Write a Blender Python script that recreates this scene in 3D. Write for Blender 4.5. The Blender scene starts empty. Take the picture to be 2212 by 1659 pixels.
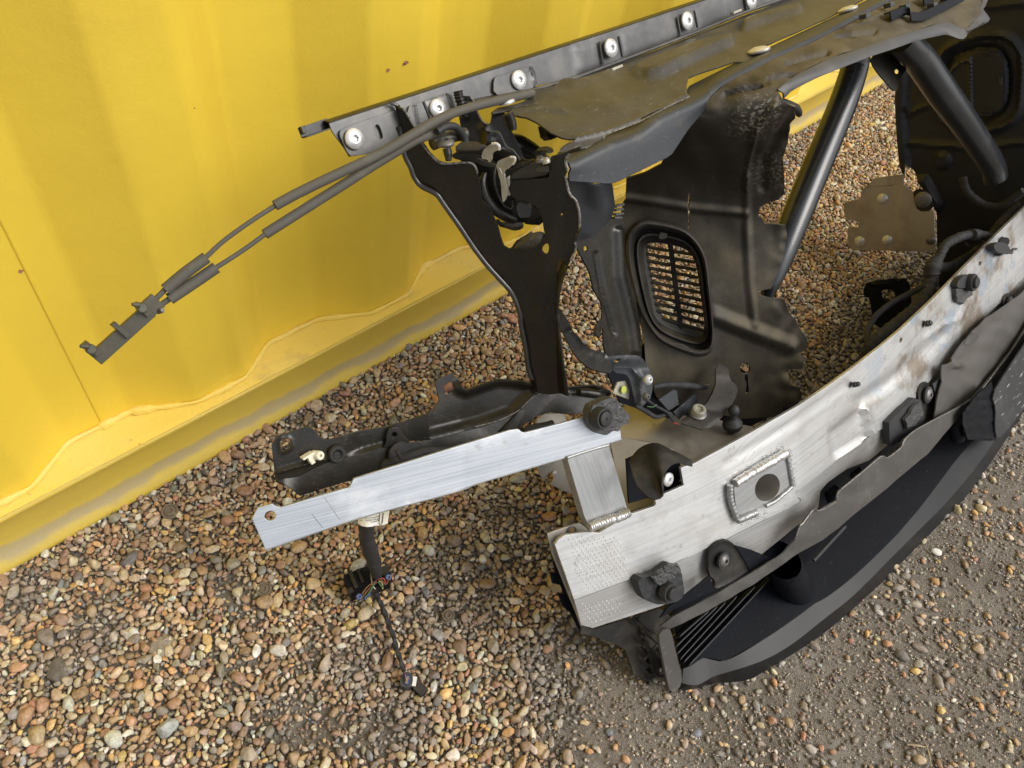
import bpy, bmesh, math, random
import numpy as np
from mathutils import Vector, Matrix, noise
from mathutils.geometry import delaunay_2d_cdt
random.seed(4); rng = np.random.default_rng(7)
S = bpy.context.scene
# ------------------------------------------------------------------ camera
W, HH, F = 2212., 1659., 1630.
R = np.array([[0.73102633, 0.46811657, -0.49645481],
              [-0.66661303, 0.64529692, -0.37312057],
              [0.14569683, 0.60370421, 0.78378164]])
C = np.array([0., 0., 1.12])
cd = bpy.data.cameras.new("camera"); cam = bpy.data.objects.new("camera", cd)
S.collection.objects.link(cam)
m4 = Matrix([list(R[0]) + [0], list(R[1]) + [0], list(R[2]) + [1.12], [0, 0, 0, 1]])
cam.matrix_world = m4
cd.sensor_width = 36; cd.lens = F / W * 36; cd.clip_start = 0.02; cd.clip_end = 2000
S.camera = cam
# ------------------------------------------------------------------ sky and sun
SUN_EL, SUN_ROT = math.radians(50), math.radians(148)
w = bpy.data.worlds.new("World"); S.world = w; w.use_nodes = True
nt = w.node_tree; bg = nt.nodes["Background"]
sky = nt.nodes.new("ShaderNodeTexSky"); sky.sky_type = 'NISHITA'; sky.sun_disc = False
sky.sun_elevation = SUN_EL; sky.sun_rotation = SUN_ROT
sky.dust_density = 4; sky.air_density = 1.0
hs = nt.nodes.new("ShaderNodeHueSaturation"); hs.inputs['Saturation'].default_value = 0.32
nt.links.new(sky.outputs[0], hs.inputs['Color']); nt.links.new(hs.outputs[0], bg.inputs[0])
bg.inputs[1].default_value = 0.15
sd = bpy.data.lights.new("sun", 'SUN'); sd.energy = 1.35; sd.angle = math.radians(34); sd.color = (1, .97, .92)
so = bpy.data.objects.new("sun", sd); S.collection.objects.link(so)
# direction towards the sun: azimuth measured clockwise from +Y
az = SUN_ROT
sdir = Vector((math.sin(az) * math.cos(SUN_EL), math.cos(az) * math.cos(SUN_EL), math.sin(SUN_EL)))
so.rotation_euler = sdir.to_track_quat('Z', 'Y').to_euler()
S.view_settings.view_transform = 'Standard'; S.view_settings.look = 'None'
S.view_settings.exposure = 0.10; S.view_settings.gamma = 1
S.render.engine = 'CYCLES'

# ------------------------------------------------------------------ measuring helpers
fv = np.array([0, -.788, .616]); uv_ = np.array([0, .616, .788])
def ray(px, py):
    v = np.array([px - W / 2, -(py - HH / 2), -F]); v = R @ v
    return v / np.linalg.norm(v)
def P(px, py, d):
    r = ray(px, py); return C + r * ((d - C @ fv) / (r @ fv))
def PX(px, py, x):
    r = ray(px, py); return C + r * (x / r[0])
def PY(px, py, y):
    r = ray(px, py); return C + r * (y / r[1])
def PZ(px, py, z):
    r = ray(px, py); return C + r * ((z - 1.12) / r[2])
def k(p):                                   # metres per photo pixel at a point
    return np.linalg.norm(np.array(p) - C) / F
# conversions of measured detail coordinates
def cv(s, ox, oy):
    return lambda L: [(ox + s * a, oy + s * b) for a, b in L]
c2 = cv(.3418, 594, 0); c3 = cv(.2441, 1242, 0); c4 = cv(.2441, 1672, 0); c5 = cv(.2929, 810, 216)
c6 = cv(.2441, 1242, 378); c8 = cv(.2441, 1672, 351); cb = cv(.2929, 486, 756); cc = cv(.2685, 1026, 702)
cs = cv(.2929, 1080, 1080); c7 = cv(.2929, 1566, 702); ch = cv(.2604, 648, 1080); c9 = cv(.3164, 1566, 1134)
c1 = cv(.3418, 0, 0)
def V(a): return Vector(tuple(float(q) for q in a))
def mapfit(ctl, q=1):
    """depth field d(px,py) least squares through control points"""
    A = []; b = []
    for x, y, d in ctl:
        x /= 1000; y /= 1000
        A.append([1, x, y] + ([x * y] if q >= 2 else []) + ([x * x, y * y] if q >= 3 else [])); b.append(d)
    s = np.linalg.lstsq(np.array(A), np.array(b), rcond=None)[0]
    def fn(px, py):
        x = px / 1000; y = py / 1000
        v = [1, x, y] + ([x * y] if q >= 2 else []) + ([x * x, y * y] if q >= 3 else [])
        return P(px, py, float(np.dot(s, v)))
    return fn
def idw(ctl, p=2.2):
    A = np.array(ctl, float)
    def fn(px, py):
        r2 = (A[:, 0] - px) ** 2 + (A[:, 1] - py) ** 2 + 400
        ww = r2 ** (-p / 2)
        return P(px, py, float((ww * A[:, 2]).sum() / ww.sum()))
    return fn
def plane3(a, b, c):
    p0, p1, p2 = P(*a), P(*b), P(*c); n = np.cross(p1 - p0, p2 - p0)
    def fn(px, py):
        r = ray(px, py); return C + r * (((p0 - C) @ n) / (r @ n))
    return fn
def dconst(d): return lambda px, py: P(px, py, d)
def tps(ctl, lam=2e-2):
    A = np.array(ctl, float); X = A[:, :2] / 500; n = len(A)
    def U(r2): return np.where(r2 > 0, r2 * np.log(r2 + 1e-12) * .5, 0)
    K = U(((X[:, None] - X[None]) ** 2).sum(2)) + lam * np.eye(n); Q = np.hstack([np.ones((n, 1)), X])
    Z = np.zeros((n + 3, n + 3)); Z[:n, :n] = K; Z[:n, n:] = Q; Z[n:, :n] = Q.T
    wv = np.linalg.solve(Z, np.concatenate([A[:, 2], np.zeros(3)]))
    def fn(px, py):
        x = np.array([px, py]) / 500
        return P(px, py, float(U(((X - x) ** 2).sum(1)) @ wv[:n] + wv[n] + wv[n + 1:] @ x))
    return fn
def along(pts):                              # depth as a function of px only
    xs = [p[0] for p in pts]; ds = [p[1] for p in pts]
    return lambda px, py: P(px, py, float(np.interp(px, xs, ds)))
def O(fn, px, py, e):                         # traced point on the surface lying e metres further forward
    r = ray(px, py); return fn(px, py) + r * (e / (r @ fv))
def off(fn, e): return lambda px, py: O(fn, px, py, e)
def segd(px, py, L):
    best = 1e9
    for (a, b), (c, d) in zip(L[:-1], L[1:]):
        vx, vy = c - a, d - b; l2 = vx * vx + vy * vy + 1e-9
        t = max(0, min(1, ((px - a) * vx + (py - b) * vy) / l2))
        best = min(best, math.hypot(px - a - t * vx, py - b - t * vy))
    return best
def ss(e0, e1, x):
    t = max(0., min(1., (x - e0) / (e1 - e0))); return t * t * (3 - 2 * t)
def ridge(L, w, h, flat=0):                  # smooth ridge of half width w along a line
    return lambda px, py: h * (1 - ss(flat, w, segd(px, py, L)))
def inside(px, py, Q):
    r = False; j = len(Q) - 1
    for i in range(len(Q)):
        xi, yi = Q[i]; xj, yj = Q[j]
        if (yi > py) != (yj > py) and px < (xj - xi) * (py - yi) / (yj - yi + 1e-12) + xi: r = not r
        j = i
    return r
def inside_np(X, Q):
    x, y = X[:, 0], X[:, 1]; r = np.zeros(len(X), bool); j = len(Q) - 1
    for i in range(len(Q)):
        xi, yi = Q[i]; xj, yj = Q[j]
        r ^= ((yi > y) != (yj > y)) & (x < (xj - xi) * (y - yi) / (yj - yi + 1e-12) + xi); j = i
    return r
def pad(Q, w, h):                            # raised area bounded by polygon Q
    Qc = Q + [Q[0]]
    def fn(px, py):
        d = segd(px, py, Qc)
        return h * (.5 + .5 * ss(0, w, d)) if inside(px, py, Q) else h * (.5 - .5 * ss(0, w, d))
    return fn
def rnd(Q, n=2, closed=True):                # corner cutting
    for _ in range(n):
        N = []; m = len(Q)
        rngi = range(m) if closed else range(m - 1)
        if not closed: N.append(Q[0])
        for i in rngi:
            a, b = Q[i], Q[(i + 1) % m]
            N.append(tuple(.75 * np.array(a) + .25 * np.array(b))); N.append(tuple(.25 * np.array(a) + .75 * np.array(b)))
        if not closed: N.append(Q[-1])
        Q = N
    return Q
def circ(x, y, rx, ry=None, n=16, a0=0):
    ry = ry or rx; ca, sa = math.cos(a0), math.sin(a0)
    return [(x + rx * math.cos(t) * ca - ry * math.sin(t) * sa, y + rx * math.cos(t) * sa + ry * math.sin(t) * ca)
            for t in [2 * math.pi * i / n for i in range(n)]]
def crom(P_, n=8):
    P_ = [np.array(p, float) for p in P_]
    if len(P_) < 3: return [P_[0] + (P_[-1] - P_[0]) * t for t in np.linspace(0, 1, n)]
    Q = [2 * P_[0] - P_[1]] + P_ + [2 * P_[-1] - P_[-2]]; out = []
    for i in range(1, len(Q) - 2):
        for t in np.linspace(0, 1, n, endpoint=False):
            a, b, c, d = Q[i - 1:i + 3]
            out.append(.5 * (2 * b + (c - a) * t + (2 * a - 5 * b + 4 * c - d) * t * t + (3 * b - a - 3 * c + d) * t ** 3))
    out.append(P_[-1]); return out

# ------------------------------------------------------------------ object helpers
def tag(o, label=None, cat=None, group=None, kind=None):
    for a, b in (('label', label), ('category', cat), ('group', group), ('kind', kind)):
        if b: o[a] = b
    return o
ORG = np.array([0.45, 0.12, 0.0])
def build(name, verts, faces, mat, parent=None, smooth=True, ang=35, uvs=None, org=None):
    """one mesh object; vertices given in world metres"""
    me = bpy.data.meshes.new(name)
    o_ = ORG if (parent is not None and org is None) else (np.array(org) if org is not None else np.zeros(3))
    me.from_pydata([tuple(np.array(v, float) - o_) for v in verts], [], faces)
    me.materials.append(mat)
    if uvs is not None:
        ul = me.uv_layers.new(name="uv")
        for l in me.loops: ul.data[l.index].uv = uvs[l.vertex_index]
    me.validate()
    if smooth:
        me.polygons.foreach_set('use_smooth', [True] * len(me.polygons)); me.set_sharp_from_angle(angle=math.radians(ang))
    o = bpy.data.objects.new(name, me); S.collection.objects.link(o)
    if parent is not None: o.parent = parent
    elif org is not None: o.location = V(org)
    return o
class MB:
    """collects several shells of ONE object"""
    def __init__(s): s.v = []; s.f = []
    def add(s, v, f):
        n = len(s.v); s.v += [np.array(q, float) for q in v]; s.f += [tuple(i + n for i in q) for q in f]; return s
    def build(s, name, mat, parent=None, **kw): return build(name, s.v, s.f, mat, parent, **kw)
def sheet_vf(outer, fn, holes=(), relief=None, g=12, t=.002, reln=None, tdir=None):
    """traced panel: outline + interior grid, lifted to 3-D by fn, thickness t away from the viewer side"""
    pts = []; edges = []
    def addloop(Q, step):
        n0 = len(pts); Qs = []
        for i in range(len(Q)):
            a = np.array(Q[i]); b = np.array(Q[(i + 1) % len(Q)]); L = np.linalg.norm(b - a)
            m = max(1, int(round(L / step)))
            for j in range(m): Qs.append(tuple(a + (b - a) * j / m))
        pts.extend(Qs); n = len(Qs)
        edges.extend([(n0 + i, n0 + (i + 1) % n) for i in range(n)]); return Qs
    loops = [addloop(Q, g) for Q in [outer] + list(holes)]
    x0, x1 = min(p[0] for p in outer), max(p[0] for p in outer); y0, y1 = min(p[1] for p in outer), max(p[1] for p in outer)
    cand = []; yy = y0 + g * .5; row = 0
    while yy < y1:
        cand += [(xx, yy) for xx in np.arange(x0 + g * (.5 if row % 2 else .0), x1, g)]; yy += g * .87; row += 1
    if cand:
        X = np.array(cand); ok = inside_np(X, outer)
        for h in holes: ok &= ~inside_np(X, h)
        X = X[ok]; dm = np.full(len(X), 1e9)
        for L in loops:
            a = np.array(L); b_ = np.roll(a, -1, 0)
            for p, q in zip(a, b_):
                e = q - p; tt = np.clip(((X - p) @ e) / (e @ e + 1e-9), 0, 1); dm = np.minimum(dm, np.hypot(*(X - p - tt[:, None] * e).T))
        pts += [tuple(q) for q in X[dm > g * .45]]
    r = delaunay_2d_cdt([Vector(p) for p in pts], edges, [], 0, 1e-4)
    vs = [(v.x, v.y) for v in r[0]]; fs = []
    for f in r[2]:
        cx = sum(vs[i][0] for i in f) / len(f); cy = sum(vs[i][1] for i in f) / len(f)
        if inside(cx, cy, outer) and not any(inside(cx, cy, h) for h in holes): fs.append(tuple(f))
    v3 = [fn(*p) for p in vs]
    v3 = [np.array(v) for v in v3]
    # normals
    def normals(vv):
        N = np.zeros((len(vv), 3)); A = np.array(vv)
        for f in fs:
            n = np.cross(A[f[1]] - A[f[0]], A[f[2]] - A[f[0]])
            for i in f: N[i] += n
        N /= (np.linalg.norm(N, axis=1)[:, None] + 1e-15); return N
    N = normals(v3)
    # face the viewer
    out = []
    s = np.array([1. if (C - v3[i]) @ N[i] > 0 else -1. for i in range(len(v3))])
    sgn = 1. if s.sum() > 0 else -1.
    N *= sgn
    if sgn < 0: fs = [tuple(reversed(f)) for f in fs]
    if relief:
        v3 = [v3[i] + N[i] * sum(rf(*vs[i]) for rf in relief) for i in range(len(vs))]
        N = normals(v3)
    td = np.array([-(tdir if tdir is not None else N[i]) * t for i in range(len(v3))])
    n = len(v3); allv = v3 + [v3[i] + td[i] for i in range(n)]
    af = list(fs) + [tuple(i + n for i in reversed(f)) for f in fs]
    cnt = {}
    for f in fs:
        for i in range(len(f)):
            a, b = f[i], f[(i + 1) % len(f)]; cnt[(a, b)] = cnt.get((a, b), 0) + 1
    for (a, b) in cnt:
        if (b, a) not in cnt: af.append((b, a, a + n, b + n))
    return allv, af
def proj(p):
    c = R.T @ (np.array(p, float) - C); return W / 2 - F * c[0] / c[2], HH / 2 + F * c[1] / c[2]
def sheet(name, outer, fn, mat, parent, uvd=None, uvl=None, **kw):
    v, f = sheet_vf(outer, fn, **kw)
    uvs = None
    if uvl is not None:                       # streaks that follow a curved part: u along the line, v across it
        L = np.array(uvl, float); K = np.concatenate([[0], np.cumsum(np.hypot(*np.diff(L, axis=0).T))]); uvs = []
        for q in v:
            x = np.array(proj(q)); e = L[1:] - L[:-1]; tt = np.clip(((x - L[:-1]) * e).sum(1) / (e * e).sum(1), 0, 1)
            dv = x - L[:-1] - tt[:, None] * e; dd = np.hypot(*dv.T); i = int(dd.argmin()); s_ = np.sign(e[i, 0] * dv[i, 1] - e[i, 1] * dv[i, 0])
            uvs.append(((K[i] + tt[i] * np.hypot(*e[i])) * .00085, float(s_ * dd[i]) * .0008))
    if uvd is not None:
        e1 = np.array(uvd, float); e1 /= np.linalg.norm(e1); e2 = np.cross(e1, np.array([0, -.6, .8])); e2 /= np.linalg.norm(e2)
        uvs = [(float(q @ e1), float(q @ e2)) for q in v]
    return build(name, v, f, mat, parent, uvs=uvs)
def tube_vf(pts, r, n=12, closed_ends=True, wob=None, cr=6, raw=False):
    Q = pts if raw else crom(pts, cr); Q = [np.array(q) for q in Q]; m = len(Q)
    if not isinstance(r, (list, tuple)): rr = [r] * m
    else: rr = list(np.interp(np.linspace(0, 1, m), np.linspace(0, 1, len(r)), r))
    v = []; f = []; up = None
    for i in range(m):
        tdn = Q[min(i + 1, m - 1)] - Q[max(i - 1, 0)]; tdn /= np.linalg.norm(tdn) + 1e-12
        if up is None:
            up = np.cross(tdn, [0, 0, 1.]); 
            if np.linalg.norm(up) < .1: up = np.cross(tdn, [1., 0, 0])
        up = up - tdn * (up @ tdn); up /= np.linalg.norm(up); w2 = np.cross(tdn, up)
        for j in range(n):
            a = 2 * math.pi * j / n; q = rr[i] * (1 + (wob(i, j) if wob else 0))
            v.append(Q[i] + q * (math.cos(a) * up + math.sin(a) * w2))
    for i in range(m - 1):
        for j in range(n):
            a, b = i * n + j, i * n + (j + 1) % n; f.append((a, b, b + n, a + n))
    if closed_ends:
        f.append(tuple(reversed(range(n)))); f.append(tuple(range((m - 1) * n, m * n)))
    return v, f
def tube(name, pts, r, mat, parent, **kw):
    v, f = tube_vf(pts, r, **kw)
    return build(name, v, f, mat, parent, ang=50)
def basis(nrm):
    n = np.array(nrm, float); n /= np.linalg.norm(n)
    a = np.cross(n, [0, 0, 1.]); 
    if np.linalg.norm(a) < .1: a = np.cross(n, [1., 0, 0])
    a /= np.linalg.norm(a); return a, np.cross(n, a), n
def lathe_vf(c, nrm, prof, n=28, star=None, lobes=6, amp=.22):
    """prof = [(radius, height)], star = indices of rings cut as a six lobed socket"""
    a, b, z = basis(nrm); v = []; f = []
    for i, (r, h) in enumerate(prof):
        for j in range(n):
            t = 2 * math.pi * j / n; q = r * (1 + (amp * math.cos(lobes * t) if star and i in star else 0))
            v.append(np.array(c) + q * (math.cos(t) * a + math.sin(t) * b) + z * h)
    for i in range(len(prof) - 1):
        for j in range(n):
            p, q = i * n + j, i * n + (j + 1) % n; f.append((p, q, q + n, p + n))
    f.append(tuple(range((len(prof) - 1) * n, len(prof) * n))); f.append(tuple(reversed(range(n))))
    return v, f
def box_vf(c, e1, e2, e3):
    c, e1, e2, e3 = map(lambda q: np.array(q, float), (c, e1, e2, e3))
    v = [c + a * e1 + b * e2 + g * e3 for a in (-.5, .5) for b in (-.5, .5) for g in (-.5, .5)]
    f = [(0, 1, 3, 2), (4, 6, 7, 5), (0, 4, 5, 1), (2, 3, 7, 6), (0, 2, 6, 4), (1, 5, 7, 3)]
    if np.dot(np.cross(e1, e2), e3) < 0: f = [tuple(reversed(q)) for q in f]
    return v, f
def loft_vf(rows, t=0., n=None):
    """rows: list of 3-D polylines -> one skin (resampled by arc length); optional thickness"""
    n = n or max(len(r) for r in rows); G = []
    for r in rows:
        r = np.array(r, float); L = np.concatenate([[0], np.cumsum(np.linalg.norm(np.diff(r, axis=0), axis=1))])
        tt = np.linspace(0, L[-1], n); G.append(np.stack([np.interp(tt, L, r[:, c_]) for c_ in range(3)], 1))
    G = np.array(G); m = len(G); v = [G[i, j] for i in range(m) for j in range(n)]; f = []
    for i in range(m - 1):
        for j in range(n - 1): f.append((i * n + j, i * n + j + 1, (i + 1) * n + j + 1, (i + 1) * n + j))
    A = np.array(v); N = np.zeros_like(A)
    for q in f:
        nn = np.cross(A[q[2]] - A[q[0]], A[q[3]] - A[q[1]])
        for i in q: N[i] += nn
    N /= np.linalg.norm(N, axis=1)[:, None] + 1e-15
    if ((C - A) * N).sum() < 0: N = -N; f = [tuple(reversed(q)) for q in f]
    if t:
        K = len(v); v = v + [v[i] - N[i] * t for i in range(K)]; g = f + [tuple(i + K for i in reversed(q)) for q in f]
        cnt = set()
        for q in f:
            for i in range(4): cnt.add((q[i], q[(i + 1) % 4]))
        for (a, b) in cnt:
            if (b, a) not in cnt: g.append((b, a, a + K, b + K))
        f = g
    return v, f

# ------------------------------------------------------------------ materials
def mat(name, col, rough=.5, uplo=-.2, metal=0., spec=.5, nz=None, bump=None, dust=None, scratch=None, bev=.0008, coord='Object', streak=None, coat=0):
    m = bpy.data.materials.new(name); m.use_nodes = True; t = m.node_tree; N = t.nodes; L = t.links
    b = N['Principled BSDF']; b.inputs['Roughness'].default_value = rough; b.inputs['Metallic'].default_value = metal
    b.inputs['Specular IOR Level'].default_value = spec; b.inputs['Coat Weight'].default_value = coat
    b.inputs['Coat Roughness'].default_value = .15
    tc = N.new('ShaderNodeTexCoord'); src = tc.outputs[coord]
    def rgb(c): n = N.new('ShaderNodeRGB'); n.outputs[0].default_value = (*c, 1); return n.outputs[0]
    def noise_(sc, det=4, r=.55, mp=None, d=0):
        n = N.new('ShaderNodeTexNoise'); n.inputs['Scale'].default_value = sc; n.inputs['Detail'].default_value = det
        n.inputs['Roughness'].default_value = r; n.inputs['Distortion'].default_value = d
        if mp:
            q = N.new('ShaderNodeMapping'); q.inputs['Scale'].default_value = mp; L.new(src, q.inputs[0]); L.new(q.outputs[0], n.inputs[0])
        else: L.new(src, n.inputs[0])
        return n.outputs[0]
    def ramp(fac, lo, hi):
        n = N.new('ShaderNodeMapRange'); n.inputs[1].default_value = lo; n.inputs[2].default_value = hi; L.new(fac, n.inputs[0])
        n.interpolation_type = 'SMOOTHSTEP'; return n.outputs[0]
    def mix(fac, a, b_):
        n = N.new('ShaderNodeMix'); n.data_type = 'RGBA'; n.inputs[6].default_value = (0, 0, 0, 1)
        if isinstance(fac, float): n.inputs[0].default_value = fac
        else: L.new(fac, n.inputs[0])
        L.new(a, n.inputs[6]); L.new(b_, n.inputs[7]); return n.outputs[2]
    def mul(a, v):
        n = N.new('ShaderNodeMath'); n.operation = 'MULTIPLY'; L.new(a, n.inputs[0])
        if isinstance(v, (int, float)): n.inputs[1].default_value = v
        else: L.new(v, n.inputs[1])
        return n.outputs[0]
    c = rgb(col); hfac = None
    if nz:                                    # nz = [(scale, colour, lo, hi, strength, mapping)]
        for q in nz:
            fac = mul(ramp(noise_(q[0], 6, .62, q[5] if len(q) > 5 else None), q[2], q[3]), q[4]); c = mix(fac, c, rgb(q[1]))
    rsock = None
    if dust:                                  # (colour, lo, hi, strength, scale): sits on upward surfaces
        ge = N.new('ShaderNodeNewGeometry'); sx = N.new('ShaderNodeSeparateXYZ'); L.new(ge.outputs['Normal'], sx.inputs[0])
        up = ramp(sx.outputs[2], uplo, .95)
        fac = mul(mul(ramp(noise_(dust[4], 7, .65), dust[1], dust[2]), dust[3]), up)
        c = mix(fac, c, rgb(dust[0]))
        n = N.new('ShaderNodeMapRange'); n.inputs[3].default_value = rough; n.inputs[4].default_value = min(1, rough + .35); L.new(fac, n.inputs[0])
        rsock = n.outputs[0]
    if scratch:                               # fine pale fibres and scuffs (colour, strength, scale)
        for ang in (0.6, 2.1, 3.9):
            q = N.new('ShaderNodeMapping'); q.inputs['Rotation'].default_value = (ang, ang * 1.7, ang * .6)
            q.inputs['Scale'].default_value = (1, 9, 9); L.new(src, q.inputs[0])
            n = N.new('ShaderNodeTexNoise'); n.inputs['Scale'].default_value = scratch[2]; n.inputs['Detail'].default_value = 1
            L.new(q.outputs[0], n.inputs[0])
            th = scratch[3] if len(scratch) > 3 else .735; c = mix(mul(ramp(n.outputs[0], th, th + .035), scratch[1]), c, rgb(scratch[0]))
    L.new(c, b.inputs['Base Color'])
    if rsock: L.new(rsock, b.inputs['Roughness'])
    bv = None
    if bev:
        bn = N.new('ShaderNodeBevel'); bn.samples = 4; bn.inputs['Radius'].default_value = bev; bv = bn.outputs[0]
    if bump:                                  # [(scale, strength m, mapping)]
        for q in bump:
            bu = N.new('ShaderNodeBump'); bu.inputs['Distance'].default_value = q[1]; bu.inputs['Strength'].default_value = 1
            L.new(noise_(q[0], 5, .6, q[2] if len(q) > 2 else None), bu.inputs['Height'])
            if bv: L.new(bv, bu.inputs['Normal'])
            bv = bu.outputs[0]
    if bv: L.new(bv, b.inputs['Normal'])
    if streak:
        pass
    return m
DUST = (.20, .165, .115)
M = {}
M['yellow'] = mat('yellow_paint', (.80, .575, .056), .38, nz=[(3, (.72, .50, .06), .45, .75, .6), (260, (.86, .61, .07), .5, .7, .35), (1.3, (.66, .43, .04), .55, .8, .5, (6, 6, .5)), (38, (.22, .12, .03), .76, .80, .8), (9, (.55, .36, .05), .70, .78, .45, (5, 5, 1))],
                  bump=[(420, .0003), (6, .003)], bev=.003)
M['ledge'] = mat('yellow_ledge_paint', (.82, .60, .11), .5, nz=[(14, (.50, .36, .15), .55, .72, .6), (70, (.40, .27, .10), .64, .72, .6), (5, (.78, .62, .22), .4, .7, .5)],
                 bump=[(200, .0008), (25, .002)], bev=.003)
M['black'] = mat('black_painted_steel', (.0105, .0098, .0082), .30, spec=.45, nz=[(20, (.02, .016, .009), .45, .7, .7)],
                 dust=(DUST, .45, .85, .14, 30), scratch=((.22, .19, .12), .4, 130, .722), bump=[(60, .0004)], bev=.0012)
M['rail'] = mat('satin_grey_steel', (.085, .085, .085), .36, spec=.6, metal=.35, nz=[(25, (.16, .157, .15), .4, .7, .7)], dust=(DUST, .5, .85, .2, 25), bump=[(300, .0001)], bev=.0012)
M['plastic'] = mat('black_plastic', (.012, .0115, .0105), .5, spec=.35, nz=[(12, (.03, .026, .021), .4, .75, .8)],
                   dust=(DUST, .4, .8, .35, 14), scratch=((.25, .24, .23), .25, 80), bump=[(500, .0002), (30, .0008)], bev=.001)
M['floor'] = mat('dark_blue_black_plastic', (.0045, .0055, .0085), .5, spec=.14, nz=[(9, (.009, .010, .014), .45, .75, .8), (26, (.05, .045, .04), .68, .8, .3)], scratch=((.2, .2, .2), .12, 60), bump=[(300, .0002)], bev=.001)
M['dusty'] = mat('dusty_grey_plastic', (.040, .037, .029), .36, nz=[(11, (.074, .066, .048), .42, .75, .8), (45, (.16, .14, .10), .58, .80, .5)],
                 dust=((.20, .175, .13), .38, .9, .40, 18), scratch=((.4, .37, .3), .4, 70), bump=[(240, .0003), (22, .0012)], bev=.0012)
M['bluegrey'] = mat('blue_grey_plastic', (.030, .034, .040), .42, nz=[(15, (.05, .053, .056), .45, .78, .7)],
                    dust=((.2, .17, .12), .5, .85, .4, 25), scratch=((.3, .3, .3), .25, 70), bump=[(300, .0002)], bev=.0012)
M['strip'] = mat('scuffed_brown_grey_plastic', (.060, .056, .051), .5, nz=[(16, (.10, .092, .082), .45, .7, .7), (60, (.03, .028, .026), .62, .72, .6)],
                 scratch=((.4, .36, .3), .35, 60), bump=[(200, .0004)], bev=.001)
M['hose'] = mat('dusty_rubber_hose', (.085, .078, .062), .7, nz=[(60, (.14, .125, .09), .5, .8, .6), (140, (.4, .38, .33), .74, .78, .6)], bump=[(400, .0002)], bev=0)
M['tape'] = mat('black_cloth_tape', (.018, .018, .019), .75, nz=[(80, (.055, .053, .05), .4, .8, .7)], bump=[(900, .0004), (60, .001)], bev=0)
M['rubber'] = mat('black_rubber', (.022, .022, .023), .6, nz=[(60, (.06, .055, .05), .5, .8, .6)], bump=[(250, .0006)], bev=.0008)
M['torn'] = mat('torn_rubber_foam', (.05, .05, .05), .35, spec=.7, nz=[(300, (.22, .21, .20), .5, .75, .6)], bump=[(260, .003), (600, .001)], bev=0)
M['zinc'] = mat('zinc_plated_steel', (.70, .70, .69), .38, metal=.55, nz=[(160, (.42, .41, .40), .48, .72, .6), (50, (.85, .85, .84), .5, .8, .5)], bump=[(300, .0002)], bev=.0006)
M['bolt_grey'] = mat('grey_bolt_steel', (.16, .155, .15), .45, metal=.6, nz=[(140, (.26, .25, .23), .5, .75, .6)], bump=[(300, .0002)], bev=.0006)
M['galv'] = mat('galvanised_latch_steel', (.42, .40, .33), .42, metal=.5, nz=[(70, (.26, .23, .16), .45, .72, .7)], bump=[(300, .0001)], bev=.0006)
M['dulalu'] = mat('dull_aluminium', (.42, .395, .35), .45, metal=.55, nz=[(12, (.25, .21, .16), .42, .72, .7), (80, (.45, .42, .36), .55, .8, .4), (30, (.12, .09, .06), .68, .76, .5)], bump=[(200, .0003)], bev=.0015)
M['white'] = mat('white_label_paper', (.72, .71, .67), .5, bump=[(100, .0004)], bev=0)
M['cream'] = mat('cream_plastic', (.78, .75, .60), .45, bev=.0006)
M['ink'] = mat('black_ink', (.02, .02, .02), .6, bev=0)
M['weld'] = mat('weld_bead_aluminium', (.62, .61, .59), .33, metal=.75, nz=[(90, (.36, .34, .31), .5, .72, .6)], bump=[(500, .0003)], bev=0)
M['soot'] = mat('weld_soot', (.10, .095, .09), .6, nz=[(120, (.45, .43, .4), .5, .62, .8)], bev=0)
for nme, colr in (('wire_red', (.32, .03, .02)), ('wire_green', (.05, .13, .05)), ('wire_yellow', (.34, .27, .08)), ('wire_brown', (.17, .08, .04)), ('seal_blue', (.02, .055, .16)), ('paint_yellow', (.45, .5, .08)), ('wire_violet', (.2, .08, .3))):
    M[nme] = mat(nme, colr, .4, bev=0)
def alu(name, base, dark, stain, met=.6, stainamt=.6, streaks=.6, rough=.36):
    """brushed extrusion: streaks run along UV u (metres)"""
    return mat(name, base, rough, metal=met, coord='UV',
               nz=[(60, dark, .44, .66, streaks, (.05, 9, 1)), (25, dark, .46, .62, streaks * .6, (.10, 6, 1)), (11, tuple(min(1, q * 1.18) for q in base), .45, .75, .6, (.7, 3, 1)),
                   (9, stain, .52, .66, stainamt, (1, 1.6, 1)), (45, tuple(q * .55 for q in stain), .60, .72, stainamt, (1, 2, 1)), (170, tuple(q * .5 for q in base), .66, .74, .6), (420, tuple(q * .45 for q in base), .69, .74, .5)],
               bump=[(110, .00010, (.08, 12, 1)), (300, .00012)], bev=.0012)
M['beam'] = alu('brushed_white_aluminium', (.60, .60, .59), (.42, .425, .425), (.44, .41, .36), met=.62, stainamt=.35, streaks=.7, rough=.40)
t_ = M['beam'].node_tree; b_ = t_.nodes['Principled BSDF']; src_ = b_.inputs['Base Color'].links[0].from_socket
tc_ = t_.nodes.new('ShaderNodeTexCoord'); sp_ = t_.nodes.new('ShaderNodeSeparateXYZ'); t_.links.new(tc_.outputs['Object'], sp_.inputs[0])
def _noise(sc, det, mp=None):
    n = t_.nodes.new('ShaderNodeTexNoise'); n.inputs['Scale'].default_value = sc; n.inputs['Detail'].default_value = det; n.inputs['Roughness'].default_value = .7
    t_.links.new(tc_.outputs['Object'], n.inputs[0]); return n.outputs[0]
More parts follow.
